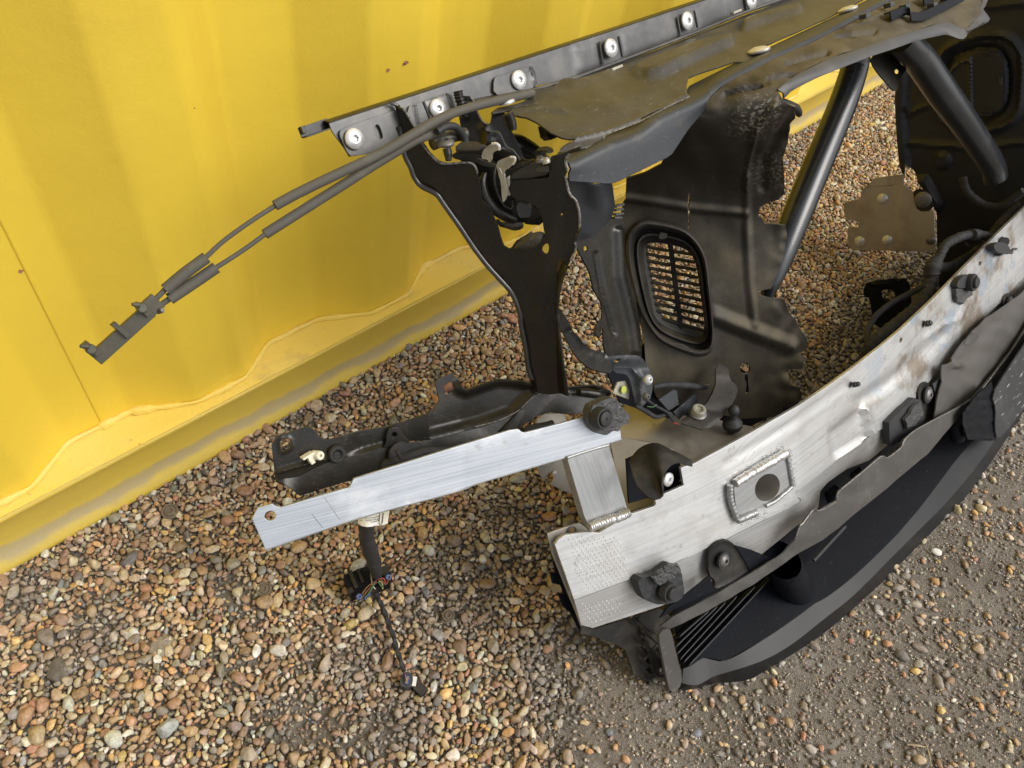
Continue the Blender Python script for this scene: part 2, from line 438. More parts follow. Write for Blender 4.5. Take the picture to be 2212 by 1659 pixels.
def _mr(s_, a_, b2, c_=0., d_=1.):
    n = t_.nodes.new('ShaderNodeMapRange'); n.interpolation_type = 'SMOOTHSTEP'; n.inputs[1].default_value = a_; n.inputs[2].default_value = b2; n.inputs[3].default_value = c_; n.inputs[4].default_value = d_; t_.links.new(s_, n.inputs[0]); return n.outputs[0]
def _m(op, a_, b2):
    n = t_.nodes.new('ShaderNodeMath'); n.operation = op; t_.links.new(a_, n.inputs[0])
    if isinstance(b2, float): n.inputs[1].default_value = b2
    else: t_.links.new(b2, n.inputs[1])
    return n.outputs[0]
def _mx(f_, a_, c_):
    n = t_.nodes.new('ShaderNodeMix'); n.data_type = 'RGBA'; n.inputs[7].default_value = (*c_, 1); t_.links.new(f_, n.inputs[0]); t_.links.new(a_, n.inputs[6]); return n.outputs[2]
right_ = _mr(sp_.outputs[0], .40, .75)       # the middle of the car is the dirtiest part of the beam
c_ = _mx(_m('MULTIPLY', _m('MULTIPLY', _mr(_noise(9, 8), .46, .60), right_), .85), src_, (.24, .18, .12))
c_ = _mx(_m('MULTIPLY', _m('MULTIPLY', _mr(_noise(14, 3), .56, .62), right_), .6), c_, (.33, .42, .52))
c_ = _mx(_m('MULTIPLY', _mr(_noise(55, 8), .60, .70), .55), c_, (.20, .17, .14))
c_ = _mx(_m('MULTIPLY', _mr(_noise(5, 6), .52, .66), .35), c_, (.30, .29, .27))
t_.links.new(c_, b_.inputs['Base Color'])
M['deck'] = mat('dusty_deck_plastic', (.085, .078, .069), .45, nz=[(7, (.13, .12, .105), .42, .7, .7), (30, (.03, .026, .022), .64, .74, .7), (90, (.03, .025, .02), .68, .74, .7)], bump=[(200, .0004)], bev=.001)
M['blackgloss'] = mat('glossy_black_fold', (.030, .028, .024), .24, spec=.8, nz=[(30, (.06, .055, .045), .5, .75, .6)], bev=0)
M['brace'] = mat('satin_black_tube', (.016, .018, .021), .27, spec=.75, nz=[(20, (.03, .032, .035), .45, .75, .7)], dust=(DUST, .5, .85, .2, 20), bump=[(400, .0001)], bev=0)
M['lipgrey'] = mat('grey_brown_lip_plastic', (.062, .060, .056), .45, nz=[(14, (.11, .10, .085), .45, .72, .7), (50, (.035, .033, .03), .62, .75, .5)], bump=[(300, .0003)], bev=.001)
M['panel'] = mat('ribbed_black_panel', (.012, .0135, .018), .42, spec=.45, nz=[(12, (.022, .024, .028), .4, .75, .7)], bump=[(300, .0002)], bev=.001)
M['bar'] = alu('milled_blue_aluminium', (.53, .56, .595), (.37, .40, .44), (.70, .71, .72), met=.62, stainamt=.8, streaks=.85, rough=.36)
M['post'] = alu('grey_aluminium_tube', (.37, .375, .37), (.24, .245, .25), (.50, .50, .50), met=.65, stainamt=.5, rough=.38)
M['duct'] = mat('dusty_dark_duct_plastic', (.016, .0138, .0105), .46, spec=.35, uplo=.15, nz=[(12, (.032, .027, .018), .42, .75, .8), (60, (.10, .085, .06), .66, .8, .35)],
                dust=((.16, .13, .075), .22, .7, .75, 16), scratch=((.3, .27, .2), .25, 60, .75), bump=[(300, .0002), (26, .0010)], bev=.001)
# ------------------------------------------------------------------ ground
SC = .7467                                   # real metres per measured unit
def soil_h(x, y):
    return .006 * noise.noise(Vector((x * 3, y * 3, 0))) + .0035 * noise.noise(Vector((x * 14, y * 14, 3)))
def dirtmask(x, y):
    """1 where bare compacted dirt shows (right foreground), 0 in the deep gravel"""
    n = .10 * noise.noise(Vector((x * 3.1, y * 3.1, 5))) + .05 * noise.noise(Vector((x * 9, y * 9, 7)))
    dd = min((x - .24), (.15 + .05 * (x - .5)) - y) + n * .8
    return ss(-.05, .11, dd)
gv = []; gf = []
xs = np.concatenate([[-60, -8, -2, -1.4], np.arange(-1.1, 3.8, .03), [4.5, 6, 12, 60]]); ys = np.concatenate([[-60, -8, -2.5, -1.6], np.arange(-1.3, 1.0, .03), [3, 12, 60]])
for y in ys:
    for x in xs: gv.append((x, y, soil_h(x, y) - .003 if -1.2 < x < 4 and abs(y) < 2 else -.003))
nx = len(xs)
for j in range(len(ys) - 1):
    for i in range(nx - 1): gf.append((j * nx + i, j * nx + i + 1, (j + 1) * nx + i + 1, (j + 1) * nx + i))
M['soil'] = mat('compacted_dirt', (.235, .205, .165), .85, nz=[(5, (.165, .138, .105), .42, .62, .8), (30, (.31, .28, .235), .5, .70, .7), (90, (.115, .10, .08), .54, .66, .7), (260, (.36, .33, .29), .60, .68, .8), (420, (.05, .044, .038), .60, .68, .8)],
                bump=[(30, .006), (110, .006), (420, .003)], bev=0)
g = build('ground', gv, gf, M['soil'], smooth=True, ang=180); tag(g, 'brown compacted dirt ground under the gravel', 'ground', kind='structure')

def ico(sub):
    bm = bmesh.new(); bmesh.ops.create_icosphere(bm, subdivisions=sub, radius=1)
    v = np.array([tuple(q.co) for q in bm.verts]); f = np.array([[l.index for l in q.verts] for q in bm.faces]); bm.free(); return v, f
def pebble_shapes(sub, n, flat=(.5, .85)):
    v0, f0 = ico(sub); out = []
    for i in range(n):
        v = v0.copy()
        # cut by random planes for worn facets
        for _ in range(rng.integers(5, 12)):
            d = rng.normal(size=3); d /= np.linalg.norm(d); hh = rng.uniform(.52, .85)
            dd = v @ d; msk = dd > hh; v[msk] -= np.outer(dd[msk] - hh, d) * .85
        o = rng.uniform(0, 50, 3)
        for kk in range(len(v)): v[kk] *= 1 + .10 * noise.noise(Vector(tuple(v[kk] * 1.3 + o)))
        v *= np.array([1.12, rng.uniform(.58, .95), rng.uniform(*flat)])
        out.append(v)
    return out, f0
def pebbles(name, pts, sizes, cols, shapes, f0, material, zsink=.25, tilt=.5):
    n = len(pts); nv = shapes[0].shape[0]; SH = np.array(shapes)
    idx = rng.integers(0, len(shapes), n)
    A = SH[idx] * np.array(sizes)[:, None, None]
    yaw = rng.uniform(0, 2 * np.pi, n); tx = rng.normal(0, tilt, n)
    c, s = np.cos(tx), np.sin(tx); y, z = A[:, :, 1].copy(), A[:, :, 2].copy()
    A[:, :, 1] = y * c[:, None] - z * s[:, None]; A[:, :, 2] = y * s[:, None] + z * c[:, None]
    c, s = np.cos(yaw), np.sin(yaw); x, y = A[:, :, 0].copy(), A[:, :, 1].copy()
    A[:, :, 0] = x * c[:, None] - y * s[:, None]; A[:, :, 1] = x * s[:, None] + y * c[:, None]
    A += np.array(pts)[:, None, :]
    co = A.reshape(-1, 3); F_ = (f0[None, :, :] + (np.arange(n) * nv)[:, None, None]).reshape(-1, 3)
    me = bpy.data.meshes.new(name); me.vertices.add(len(co)); me.vertices.foreach_set('co', co.ravel().astype(np.float32))
    me.loops.add(F_.size); me.loops.foreach_set('vertex_index', F_.ravel().astype(np.int32))
    me.polygons.add(len(F_)); me.polygons.foreach_set('loop_start', (np.arange(len(F_)) * 3).astype(np.int32))
    try: me.polygons.foreach_set('loop_total', np.full(len(F_), 3, np.int32))
    except Exception: pass
    me.polygons.foreach_set('use_smooth', np.ones(len(F_), bool))
    ca = me.color_attributes.new('stone', 'FLOAT_COLOR', 'POINT')
    cc_ = np.concatenate([np.repeat(np.array(cols), nv, axis=0), np.ones((len(co), 1))], 1)
    ca.data.foreach_set('color', cc_.ravel().astype(np.float32))
    me.update(); me.validate(); me.materials.append(material)
    o = bpy.data.objects.new(name, me); S.collection.objects.link(o); return o
mm_ = mat('pebble_stone', (.3, .2, .1), .55, spec=.5, bump=[(260, .0012), (900, .0004)], bev=0)
t = mm_.node_tree; b = t.nodes['Principled BSDF']
at = t.nodes.new('ShaderNodeAttribute'); at.attribute_name = 'stone'
tc = t.nodes.new('ShaderNodeTexCoord')
nn = t.nodes.new('ShaderNodeTexNoise'); nn.inputs['Scale'].default_value = 130; nn.inputs['Detail'].default_value = 5; nn.inputs['Roughness'].default_value = .65; t.links.new(tc.outputs['Object'], nn.inputs[0])
mr = t.nodes.new('ShaderNodeMapRange'); mr.inputs[1].default_value = .3; mr.inputs[2].default_value = .7; mr.inputs[3].default_value = .62; mr.inputs[4].default_value = 1.35; t.links.new(nn.outputs[0], mr.inputs[0])
mx = t.nodes.new('ShaderNodeVectorMath'); mx.operation = 'SCALE'; t.links.new(at.outputs['Color'], mx.inputs[0]); t.links.new(mr.outputs[0], mx.inputs['Scale'])
n2 = t.nodes.new('ShaderNodeTexNoise'); n2.inputs['Scale'].default_value = 420; n2.inputs['Detail'].default_value = 3; t.links.new(tc.outputs['Object'], n2.inputs[0])
m2 = t.nodes.new('ShaderNodeMapRange'); m2.inputs[1].default_value = .62; m2.inputs[2].default_value = .72; m2.inputs[4].default_value = .55; t.links.new(n2.outputs[0], m2.inputs[0])
mi = t.nodes.new('ShaderNodeMix'); mi.data_type = 'RGBA'; mi.inputs[7].default_value = (.10, .075, .05, 1); t.links.new(m2.outputs[0], mi.inputs[0]); t.links.new(mx.outputs[0], mi.inputs[6])
t.links.new(mi.outputs[2], b.inputs['Base Color'])
PAL = [((.33, .20, .11), 20), ((.25, .155, .092), 17), ((.38, .265, .16), 17), ((.43, .34, .225), 14), ((.25, .205, .155), 12), ((.17, .145, .12), 5),
       ((.46, .40, .31), 6), ((.55, .50, .42), 2.2), ((.44, .24, .10), 5), ((.47, .31, .12), 4), ((.25, .24, .225), 3), ((.32, .165, .105), 6), ((.16, .165, .175), .8)]
pw = np.array([p[1] for p in PAL], float); pw /= pw.sum(); pc = np.array([p[0] for p in PAL])
def cols_for(n, dull=0.):
    c = 1.08 * pc[rng.choice(len(PAL), n, p=pw)] * rng.uniform(.80, 1.22, (n, 1)) * rng.uniform(.93, 1.07, (n, 3)) * np.array([[1., 1.045, 1.03]])
    g_ = c.mean(1, keepdims=True) * np.array([[1.05, .97, .86]]); return c * (1 - dull) + g_ * dull
def visible(x, y, mrg=60):
    c = R.T @ (np.array([x, y, 0.]) - C)
    if c[2] > -.1: return False
    px = W / 2 - F * c[0] / c[2]; py = HH / 2 + F * c[1] / c[2]
    return -mrg < px < W + mrg and -mrg < py < HH + mrg
# poisson-ish scatter over layered passes
def scatter(n_try, rad, region, accept, seed, ring=False):
    rg = np.random.default_rng(seed); grid = {}; out = []
    x0, x1, y0, y1 = region
    cell = .02
    for _ in range(n_try):
        x = rg.uniform(x0, x1); y = rg.uniform(y0, y1)
        if ring:
            if visible(x, y) or not visible(x, y, 620): continue
        elif not visible(x, y): continue
        a = accept(x, y)
        if rg.random() > a: continue
        r = rad(rg)
        kx, ky = int(x // cell), int(y // cell); ok = True
        for i in range(kx - 1, kx + 2):
            for j in range(ky - 1, ky + 2):
                for (qx, qy, qr) in grid.get((i, j), ()):
                    if (qx - x) ** 2 + (qy - y) ** 2 < ((qr + r) * .80) ** 2: ok = False; break
                if not ok: break
            if not ok: break
        if ok:
            grid.setdefault((kx, ky), []).append((x, y, r)); out.append((x, y, r))
    return out
WALLY = .735
sh2, f2 = pebble_shapes(2, 30)
def lognorm(m, s, lo, hi): return lambda rg: float(np.clip(rg.lognormal(math.log(m), s), lo, hi))
REG = (-.3, 2.9, -.75, WALLY + .01)
def dense(x, y): return max(0., 1 - dirtmask(x, y)) if y < WALLY else 0
PT = []; SZ = []; CL = []
def patch(x, y):                              # thin spots where the soil shows between the pebbles
    return ss(-.52, -.22, noise.noise(Vector((x * 4.2, y * 4.2, 21))) + .35 * noise.noise(Vector((x * 13, y * 13, 2))))
DARK_SPOTS = [(*PZ(x, y, 0)[:2], r) for x, y, r in ((209, 1372, .045), (131, 1440, .035), (784, 1440, .05), (1010, 1240, .10), (930, 1330, .06), (1080, 1130, .07), (488, 1047, .03), (60, 1290, .04), (1150, 1180, .06), (870, 1560, .05))]  # spots where the stones are fewer, duller and darker
def darkened(x, y):
    n = .35 * noise.noise(Vector((x * 16, y * 16, 40)))
    return max(1 - ss(.45, 1.25, math.hypot(x - a, y - b) / r + n) for a, b, r in DARK_SPOTS)
def tone(L_, lift, dull0):
    c = []
    for (x, y, r), q in zip(L_, cols_for(len(L_))):
        nb = ss(.02, .6, dirtmask(x - .10, y - .06)) * .75 + .25 * (1 - patch(x, y)); nb = min(1, nb + .5 * darkened(x, y)); dl = min(.9, dull0 + nb)
        gq = q.mean() * np.array([1.06, .97, .86]); c.append((q * (1 - dl) + gq * dl) * lift * (1 - .34 * nb))
    return c
big = scatter(720000, lognorm(.0049, .36, .0029, .0125), REG, lambda x, y: dense(x, y) ** 1.6 * (.04 + .96 * patch(x, y)) * (1 - .8 * darkened(x, y)), 1)
for x, y, r in big: PT.append((x, y, soil_h(x, y) + r * .45 + .003)); SZ.append(r * 1.14)
CL += tone(big, 1.2, .04)
fill = scatter(330000, lognorm(.0031, .25, .0019, .0050), REG, lambda x, y: dense(x, y) ** .5 * (.3 + .7 * patch(x, y)), 2)
for x, y, r in fill: PT.append((x, y, soil_h(x, y) + r * .3 - .0005)); SZ.append(r * 1.15)
CL += tone(fill, 1.1, .15)
sA, fA = pebble_shapes(3, 30); nb_ = len(big)
REG2 = (-.95, 3.6, -1.15, WALLY + .01)
ring_ = scatter(750000, lognorm(.0056, .34, .0032, .0125), REG2, lambda x, y: dense(x, y) ** 1.6 * (.04 + .96 * patch(x, y)), 11, True)
PT += [(x, y, soil_h(x, y) + r * .45 + .003) for x, y, r in ring_]; SZ += [r * 1.16 for x, y, r in ring_]; CL += tone(ring_, 1.17, .07)
o = pebbles('gravel', PT[:nb_], SZ[:nb_], CL[:nb_], sA, fA, mm_); tag(o, 'loose brown, orange and grey pebble gravel beside the container', 'gravel', kind='stuff')
o = pebbles('gravel_fines', PT[nb_:], SZ[nb_:], CL[nb_:], sh2, f2, mm_); tag(o, 'fine grit between the pebbles beside the container', 'gravel', kind='stuff')
# stones pressed into the dirt
PT = []; SZ = []; CL = []
def clump(x, y, z, f=5): return ss(-.15, .35, .25 + noise.noise(Vector((x * f, y * f, z))))
a = scatter(26000, lognorm(.0046, .36, .0026, .0110), REG, lambda x, y: .42 * dirtmask(x, y) * clump(x, y, 9), 3)
for x, y, r in a: PT.append((x, y, soil_h(x, y) + r * .12)); SZ.append(r * 1.1)
CL += list(cols_for(len(a)) * 1.3)
a = scatter(26000, lognorm(.0044, .40, .0022, .0120), REG, lambda x, y: .45 * dirtmask(x, y) * clump(x, y, 19, 6), 5)
for x, y, r in a: PT.append((x, y, soil_h(x, y) - r * .05)); SZ.append(r * 1.1)
CL += list(cols_for(len(a), .7) * 1.05)
a = scatter(150000, lognorm(.0016, .45, .0008, .0040), REG, lambda x, y: (.25 + .75 * clump(x, y, 2, 7)) * max(dirtmask(x, y), .6 * (1 - patch(x, y)), .7 * darkened(x, y)), 4)
for x, y, r in a: PT.append((x, y, soil_h(x, y) - r * .05)); SZ.append(r * 1.15)
CL += list(cols_for(len(a), .55) * 1.12)
a = scatter(60000, lognorm(.0040, .42, .0018, .0110), REG2, lambda x, y: .5 * dirtmask(x, y) * clump(x, y, 9), 13, True)
PT += [(x, y, soil_h(x, y)) for x, y, r in a]; SZ += [r * 1.1 for x, y, r in a]; CL += list(cols_for(len(a), .45) * 1.2)
o = pebbles('scattered_stones', PT, SZ, CL, sh2, f2, mm_, tilt=.4); tag(o, 'sparse pebbles and grit pressed into the dirt at the right foreground', 'stones', kind='stuff')
# ringed rubber discs lying in the gravel
M['disc'] = mat('dusty_brown_rubber', (.17, .135, .095), .75, nz=[(90, (.24, .19, .13), .45, .75, .6)], bump=[(200, .0008)], bev=.001)
for i, (px, py, rr, lb) in enumerate([(367, 1105, 16, 'brown ringed rubber disc lying in the gravel nearest the container'),
                                (570, 1273, 15, 'brown ringed disc below the left tip of the aluminium bar'),
                                (968, 1330, 13, 'small ringed disc in dark gravel right of the hanging connector')]):
    p = PZ(px, py, .010); r = rr * k(p)
    v, f = lathe_vf(p, (random.uniform(-.12, .12), -.1, 1), [(r, -.004), (r, .0015), (r * .93, .003), (r * .8, .003), (r * .74, .001), (r * .62, .001), (r * .55, .0032), (r * .36, .0036), (r * .3, .001), (r * .1, .0005)], n=32)
    o = build('rubber_disc', v, f, M['disc'], org=p); tag(o, lb, 'disc', 'ringed discs lying in the gravel')
for (px, py, rr, cl, lb) in [(130, 1442, 23, (.13, .115, .095), 'large dark flat stone in dark soil near the left edge'), (288, 1371, 17, (.62, .60, .55), 'pale white stone on the gravel at lower left'),
                             (354, 1395, 24, (.27, .235, .185), 'large grey brown stone beside the pale white stone'), (280, 1208, 18, (.15, .14, .13), 'dark grey rough stone below the container rail at the left')]:
    p = PZ(px, py, .006); o = pebbles('stone', [tuple(p)], [rr * k(p)], [cl], [sA[px % 7] * np.array([1, 1, .7])], fA, mm_, tilt=.1)
    o.data.transform(Matrix.Translation(-V(p))); o.location = V(p); tag(o, lb, 'stone')
# straw pieces
M['straw'] = mat('dry_straw', (.42, .33, .2), .7, bev=0)
for (a_, b_, r_, lb) in [((1920, 1640), (1925, 1655), 2, 'short pale straw chip on the dirt at the bottom right'), ((1998, 1602), (2012, 1655), 1.6, 'longest pale straw lying on the dirt at the bottom right'), ((1960, 1608), (2000, 1614), 2, 'pale straw lying level on the dirt beside the longest straw'), ((1760, 1455), (1770, 1485), 1.4, 'thin brown twig on the dirt below the lip')]:
    p = PZ(*a_, .008); q = PZ(*b_, .009)
    v, f = tube_vf([p, (p + q) / 2 + np.array([0, 0, .002]), q], [r_ * k(p) * .5, r_ * k(p), r_ * k(p) * .4], n=6)
    tag(build('straw', v, f, M['straw'], org=p), lb, 'straw', 'bits of straw on the dirt')

# ------------------------------------------------------------------ shipping container
CE = bpy.data.objects.new('shipping_container', None); S.collection.objects.link(CE); CE.location = (1.5, WALLY, 0)
tag(CE, 'bright yellow corrugated steel shipping container behind the black frame', 'container')
cor = np.array([1.5, WALLY, 0])
def wprof(x):
    """panel depth (y) at x; period .325 m"""
    q = ((x / SC - .28 + .0) % .4325)
    if q < .108: v = 0
    elif q < .195: v = (q - .108) / .087
    elif q < .32: v = 1
    else: v = 1 - (q - .32) / .1125
    return .737 + .041 * v
xsw = []
for n_ in range(-6, 14):
    base = (.28 + n_ * .4325) * SC
    for e in (0, .108, .195, .32):
        for dd in (-.006, -.002, .002, .006): xsw.append(base + e * SC + dd)
xsw = sorted(x for x in xsw if -1.5 < x < 4)
zs = [.122, .3, .6, .9, 1.3, 1.9, 2.45]
v = []; f = []
def wp_s(x): return np.mean([wprof(x + d) for d in np.linspace(-.006, .006, 5)])
for z in zs:
    for x in xsw: v.append((x, wp_s(x), z))
n = len(xsw)
for j in range(len(zs) - 1):
    for i in range(n - 1): f.append((j * n + i, j * n + i + 1, (j + 1) * n + i + 1, (j + 1) * n + i))
build('corrugated_wall', v, f, M['yellow'], CE, ang=60, org=cor)
# seam line and patches on wall
v, f = tube_vf([(.083, wp_s(.083) + .0005, z) for z in (.13, .3, .5, .8, 1.2, 2)], .0022, n=6)
build('panel_seam', v, f, M['yellow'], CE, org=cor)
# bottom rail: top ledge, lip, recessed web, rounded lower flange
prof = [(.80, .1225), (.7165, .1225), (.7135, .1205), (.7130, .116), (.7160, .1135), (.724, .1125), (.7305, .107), (.732, .095), (.732, .055), (.7310, .040), (.727, .028), (.720, .019), (.713, .012), (.711, .006), (.713, .001), (.80, .001)]
xr = np.arange(-1.5, 4.01, .05); v = []; f = []
for (yy, zz) in prof:
    for x in xr: v.append((x, yy + .0012 * noise.noise(Vector((x * 5, zz * 20, 1))), zz + .001 * noise.noise(Vector((x * 4, yy * 20, 4)))))
n = len(xr)
for j in range(len(prof) - 1):
    for i in range(n - 1): f.append((j * n + i, j * n + i + 1, (j + 1) * n + i + 1, (j + 1) * n + i))
M['railyellow'] = mat('rail_yellow_paint_with_mud', (.62, .45, .065), .42, nz=[(6, (.54, .40, .08), .45, .7, .6), (120, (.68, .50, .09), .5, .75, .3)], bump=[(300, .0005)], bev=.002)
# splash band of grey dried mud low on the rail
t = M['railyellow'].node_tree; b = t.nodes['Principled BSDF']; src = b.inputs['Base Color'].links[0].from_socket
tc = t.nodes.new('ShaderNodeTexCoord'); sx = t.nodes.new('ShaderNodeSeparateXYZ'); t.links.new(tc.outputs['Object'], sx.inputs[0])
nz_ = t.nodes.new('ShaderNodeTexNoise'); nz_.inputs['Scale'].default_value = 12; nz_.inputs['Detail'].default_value = 6; t.links.new(tc.outputs['Object'], nz_.inputs[0])
ad = t.nodes.new('ShaderNodeMath'); ad.operation = 'MULTIPLY_ADD'; t.links.new(nz_.outputs[0], ad.inputs[0]); ad.inputs[1].default_value = .03; t.links.new(sx.outputs[2], ad.inputs[2])
m1 = t.nodes.new('ShaderNodeMapRange'); m1.interpolation_type = 'SMOOTHSTEP'; m1.inputs[1].default_value = .058; m1.inputs[2].default_value = .049; t.links.new(ad.outputs[0], m1.inputs[0])
m3 = t.nodes.new('ShaderNodeMapRange'); m3.interpolation_type = 'SMOOTHSTEP'; m3.inputs[1].default_value = .031; m3.inputs[2].default_value = .041; t.links.new(ad.outputs[0], m3.inputs[0])
mu = t.nodes.new('ShaderNodeMath'); mu.operation = 'MULTIPLY'; t.links.new(m1.outputs[0], mu.inputs[0]); t.links.new(m3.outputs[0], mu.inputs[1])
mu2 = t.nodes.new('ShaderNodeMath'); mu2.operation = 'MULTIPLY'; mu2.inputs[1].default_value = .6; t.links.new(mu.outputs[0], mu2.inputs[0])
mi = t.nodes.new('ShaderNodeMix'); mi.data_type = 'RGBA'; mi.inputs[7].default_value = (.30, .265, .22, 1); t.links.new(mu2.outputs[0], mi.inputs[0]); t.links.new(src, mi.inputs[6]); t.links.new(mi.outputs[2], b.inputs['Base Color'])
build('bottom_rail', v, f, M['railyellow'], CE, ang=50, org=cor)
# painted ledge sheet on the rail (worn) and the weld bead that follows the corrugation
v = []; f = []; yy_ = [.7155, .735, .76, .79]
xl = np.arange(-1.5, 4.01, .02)
for q in yy_:
    for x in xl: v.append((x, q, .1245 + .0012 * noise.noise(Vector((x * 9, q * 30, 2)))))
n = len(xl)
for j in range(3):
    for i in range(n - 1): f.append((j * n + i, j * n + i + 1, (j + 1) * n + i + 1, (j + 1) * n + i))
build('rail_ledge', v, f, M['ledge'], CE, org=cor)
xb = np.arange(-.5, 3.2, .006)
pts = [np.array([x, wp_s(x) - .003, .1275 + .002 * noise.noise(Vector((x * 30, 1, 1)))]) for x in xb]
rr = [max(.0022, .0042 + .0034 * noise.noise(Vector((x * 22, 3, 1))) + (.004 if abs(x - .14) < .012 or abs(x - .09) < .01 or abs(x - .68) < .02 else 0)) for x in xb]
v, f = tube_vf(pts, rr, n=8, raw=True, wob=lambda i, j: .15 * noise.noise(Vector((i * .7, j, 0))))
build('weld_bead', v, f, M['ledge'], CE, org=cor)
# rust chips on the wall: small real flakes of exposed primer
M['rust'] = mat('rust_chip', (.33, .11, .06), .8, nz=[(900, (.6, .5, .4), .5, .65, .8)], bev=0)
mb = MB()
for (px, py, rr_, e) in [(838, 151, 4, 1), (877, 135, 6, .7), (872, 138, 3, 1), (427, 240, 1.6, 1), (78, 632, 4, 1)]:
    p = PY(px, py, .737); p[1] = wp_s(p[0]) - .0008; r = rr_ * k(p)
    vv = [p + np.array([r * math.cos(t_) * (1 + .35 * math.sin(5 * t_ + px)), 0, r * e * math.sin(t_) * (1 + .3 * math.cos(3 * t_))]) for t_ in np.linspace(0, 2 * math.pi, 14, endpoint=False)]
    build('rust_chip', vv + [q + np.array([0, .002, 0]) for q in vv], [tuple(range(14)), tuple(range(27, 13, -1))], M['rust'], CE, org=cor)
# roof, floor and far side so that the box is complete
mb = MB()
mb.add(*box_vf((1.25, 1.95, 2.46), (5.5, 0, 0), (0, 2.4, 0), (0, 0, .02)))
mb.build('roof', M['yellow'], CE, org=cor)
mb = MB(); mb.add(*box_vf((1.25, 3.14, 1.3), (5.5, 0, 0), (0, .03, 0), (0, 0, 2.3))); mb.add(*box_vf((-1.49, 1.96, 1.3), (.03, 0, 0), (0, 2.33, 0), (0, 0, 2.3))); mb.add(*box_vf((3.99, 1.96, 1.3), (.03, 0, 0), (0, 2.33, 0), (0, 0, 2.3)))
mb.build('far_walls', M['yellow'], CE, org=cor)
# ------------------------------------------------------------------ the car front frame
FR = bpy.data.objects.new('car_front_frame', None); S.collection.objects.link(FR); FR.location = V(ORG)
tag(FR, 'stripped black and bare aluminium car front end frame leaning back towards the yellow container', 'car part')
cz = cv(.1831, 945, 216); ct = cv(.0732, 864, 205); cn = cv(.1465, 162, 567); cr = cv(.1954, 1944, 594)
RD = -.06                                     # plane of the top rail

def screw(c, r, mat_, parent=FR, nrm=None, name='torx_bolt', h=.0045, flange=True, sock=True):
    nrm = fv if nrm is None else nrm
    pr = [(r * .96, -.001), (r, .0008), (r, h * .35), (r * .93, h * .55), (r * .5, h)] if flange else [(r, -.002), (r, h * .8), (r * .88, h)]
    st = []
    if sock:
        pr += [(r * .42, h * 1.0), (r * .34, h * .99)]; pr += [(r * .30, h * .95), (r * .27, h * .2), (r * .02, h * .15)]; st = [len(pr) - 3, len(pr) - 2]
    else: pr += [(r * .05, h)]
    v, f = lathe_vf(c, nrm, pr, n=36, star=st, amp=.16)
    return build(name, v, f, mat_, parent, ang=40)

# --- top rail: face, folded top flange, curled end
face = c2([(340, 775), (2212, 165)]) + [(1560, -13), (1980, -150), (1985, -108), (1706, 0)] + c3([(1500, 120), (700, 430), (30, 680)]) + c2([(1300, 620), (700, 940), (470, 990), (440, 940), (360, 830)])
rf = dconst(RD)
top_line = [(697, 258), (710, 265), (1350, 56), (1560, -13), (1980, -150)]
g0 = [P(x, y, RD) for x, y in c2([(340, 775), (2212, 165)]) + [(1560, -13), (1980, -150)]]
pads = [pad(c3([(-20, 420), (205, 370), (240, 570), (30, 660)]), 5, .0018), pad(c3([(405, 300), (900, 145), (930, 320), (445, 490)]), 5, .0018),
        pad(c3([(1070, 90), (1500, -60), (1520, 80), (1110, 240)]), 5, .0018)]
sheet('top_rail', face, rf, M['rail'], FR, relief=pads, g=9, t=.0018)
back = [q - fv * .0115 + uv_ * .0035 for q in g0]
front = [q + fv * .0004 for q in g0]
v, f = loft_vf([back, [q * .5 + p_ * .5 + uv_ * .0008 for q, p_ in zip(back, front)], front], t=.0016, n=40)
build('rail_top_flange', v, f, M['black'], FR)
bk2 = [q - fv * .0115 + uv_ * .0035 - np.array([.027, 0, 0]) for q in g0[:1]] + [back[0] + np.array([.01, 0, 0])]
mb = MB(); e = back[0]
mb.add(*box_vf(e + np.array([-.012, 0, 0]) - uv_ * .004, (.034, 0, 0), fv * .0015, uv_ * .010))
mb.add(*box_vf(e + np.array([-.012, 0, 0]) + fv * .005 - uv_ * .0092, (.032, 0, 0), fv * .011, uv_ * .0014))
mb.add(*box_vf(e + np.array([-.026, 0, 0]) + fv * .003 - uv_ * .002, (.004, 0, 0), fv * .006, uv_ * .007))
mb.build('rail_end_curl', M['black'], FR)
# overlay plates on the rail
ov1 = c2([(405, 850), (420, 812), (735, 703), (800, 690), (830, 730), (890, 810), (800, 880), (700, 950), (490, 992), (460, 970), (430, 900)])
slot = rnd(c2([(633, 790), (655, 785), (682, 850), (680, 880), (655, 878), (632, 830)]), 2)
sheet('bracket_foot', rnd(ov1, 1), dconst(RD + .004), M['rail'], FR, holes=[slot], g=8, t=.0018)
ov2 = c2([(850, 668), (940, 640), (1095, 585), (1110, 620), (1125, 700), (1115, 760), (900, 880), (870, 800), (830, 735)])
sheet('bracket_foot', ov2, dconst(RD + .0035), M['rail'], FR, g=8, t=.0018, relief=[pad(c2([(945, 645), (1085, 597), (1125, 760), (990, 790)]), 3, .0016)])
ov3 = rnd(c2([(1382, 600), (1382, 500), (1410, 478), (1455, 470), (1590, 420), (1640, 420), (1660, 560), (1480, 605)]), 1)
sheet('bracket_foot', ov3, dconst(RD + .0045), M['rail'], FR, g=8, t=.0018, relief=[ridge(c2([(1610, 415), (1655, 560)]), 4, .003)])
for L_ in (c3([(390, 320), (425, 500)]), c3([(1060, 90), (1090, 240)])):
    v, f = tube_vf([P(x, y, RD + .001) for x, y in L_], .0022, n=8); build('pressed_rib', v, f, M['rail'], FR)
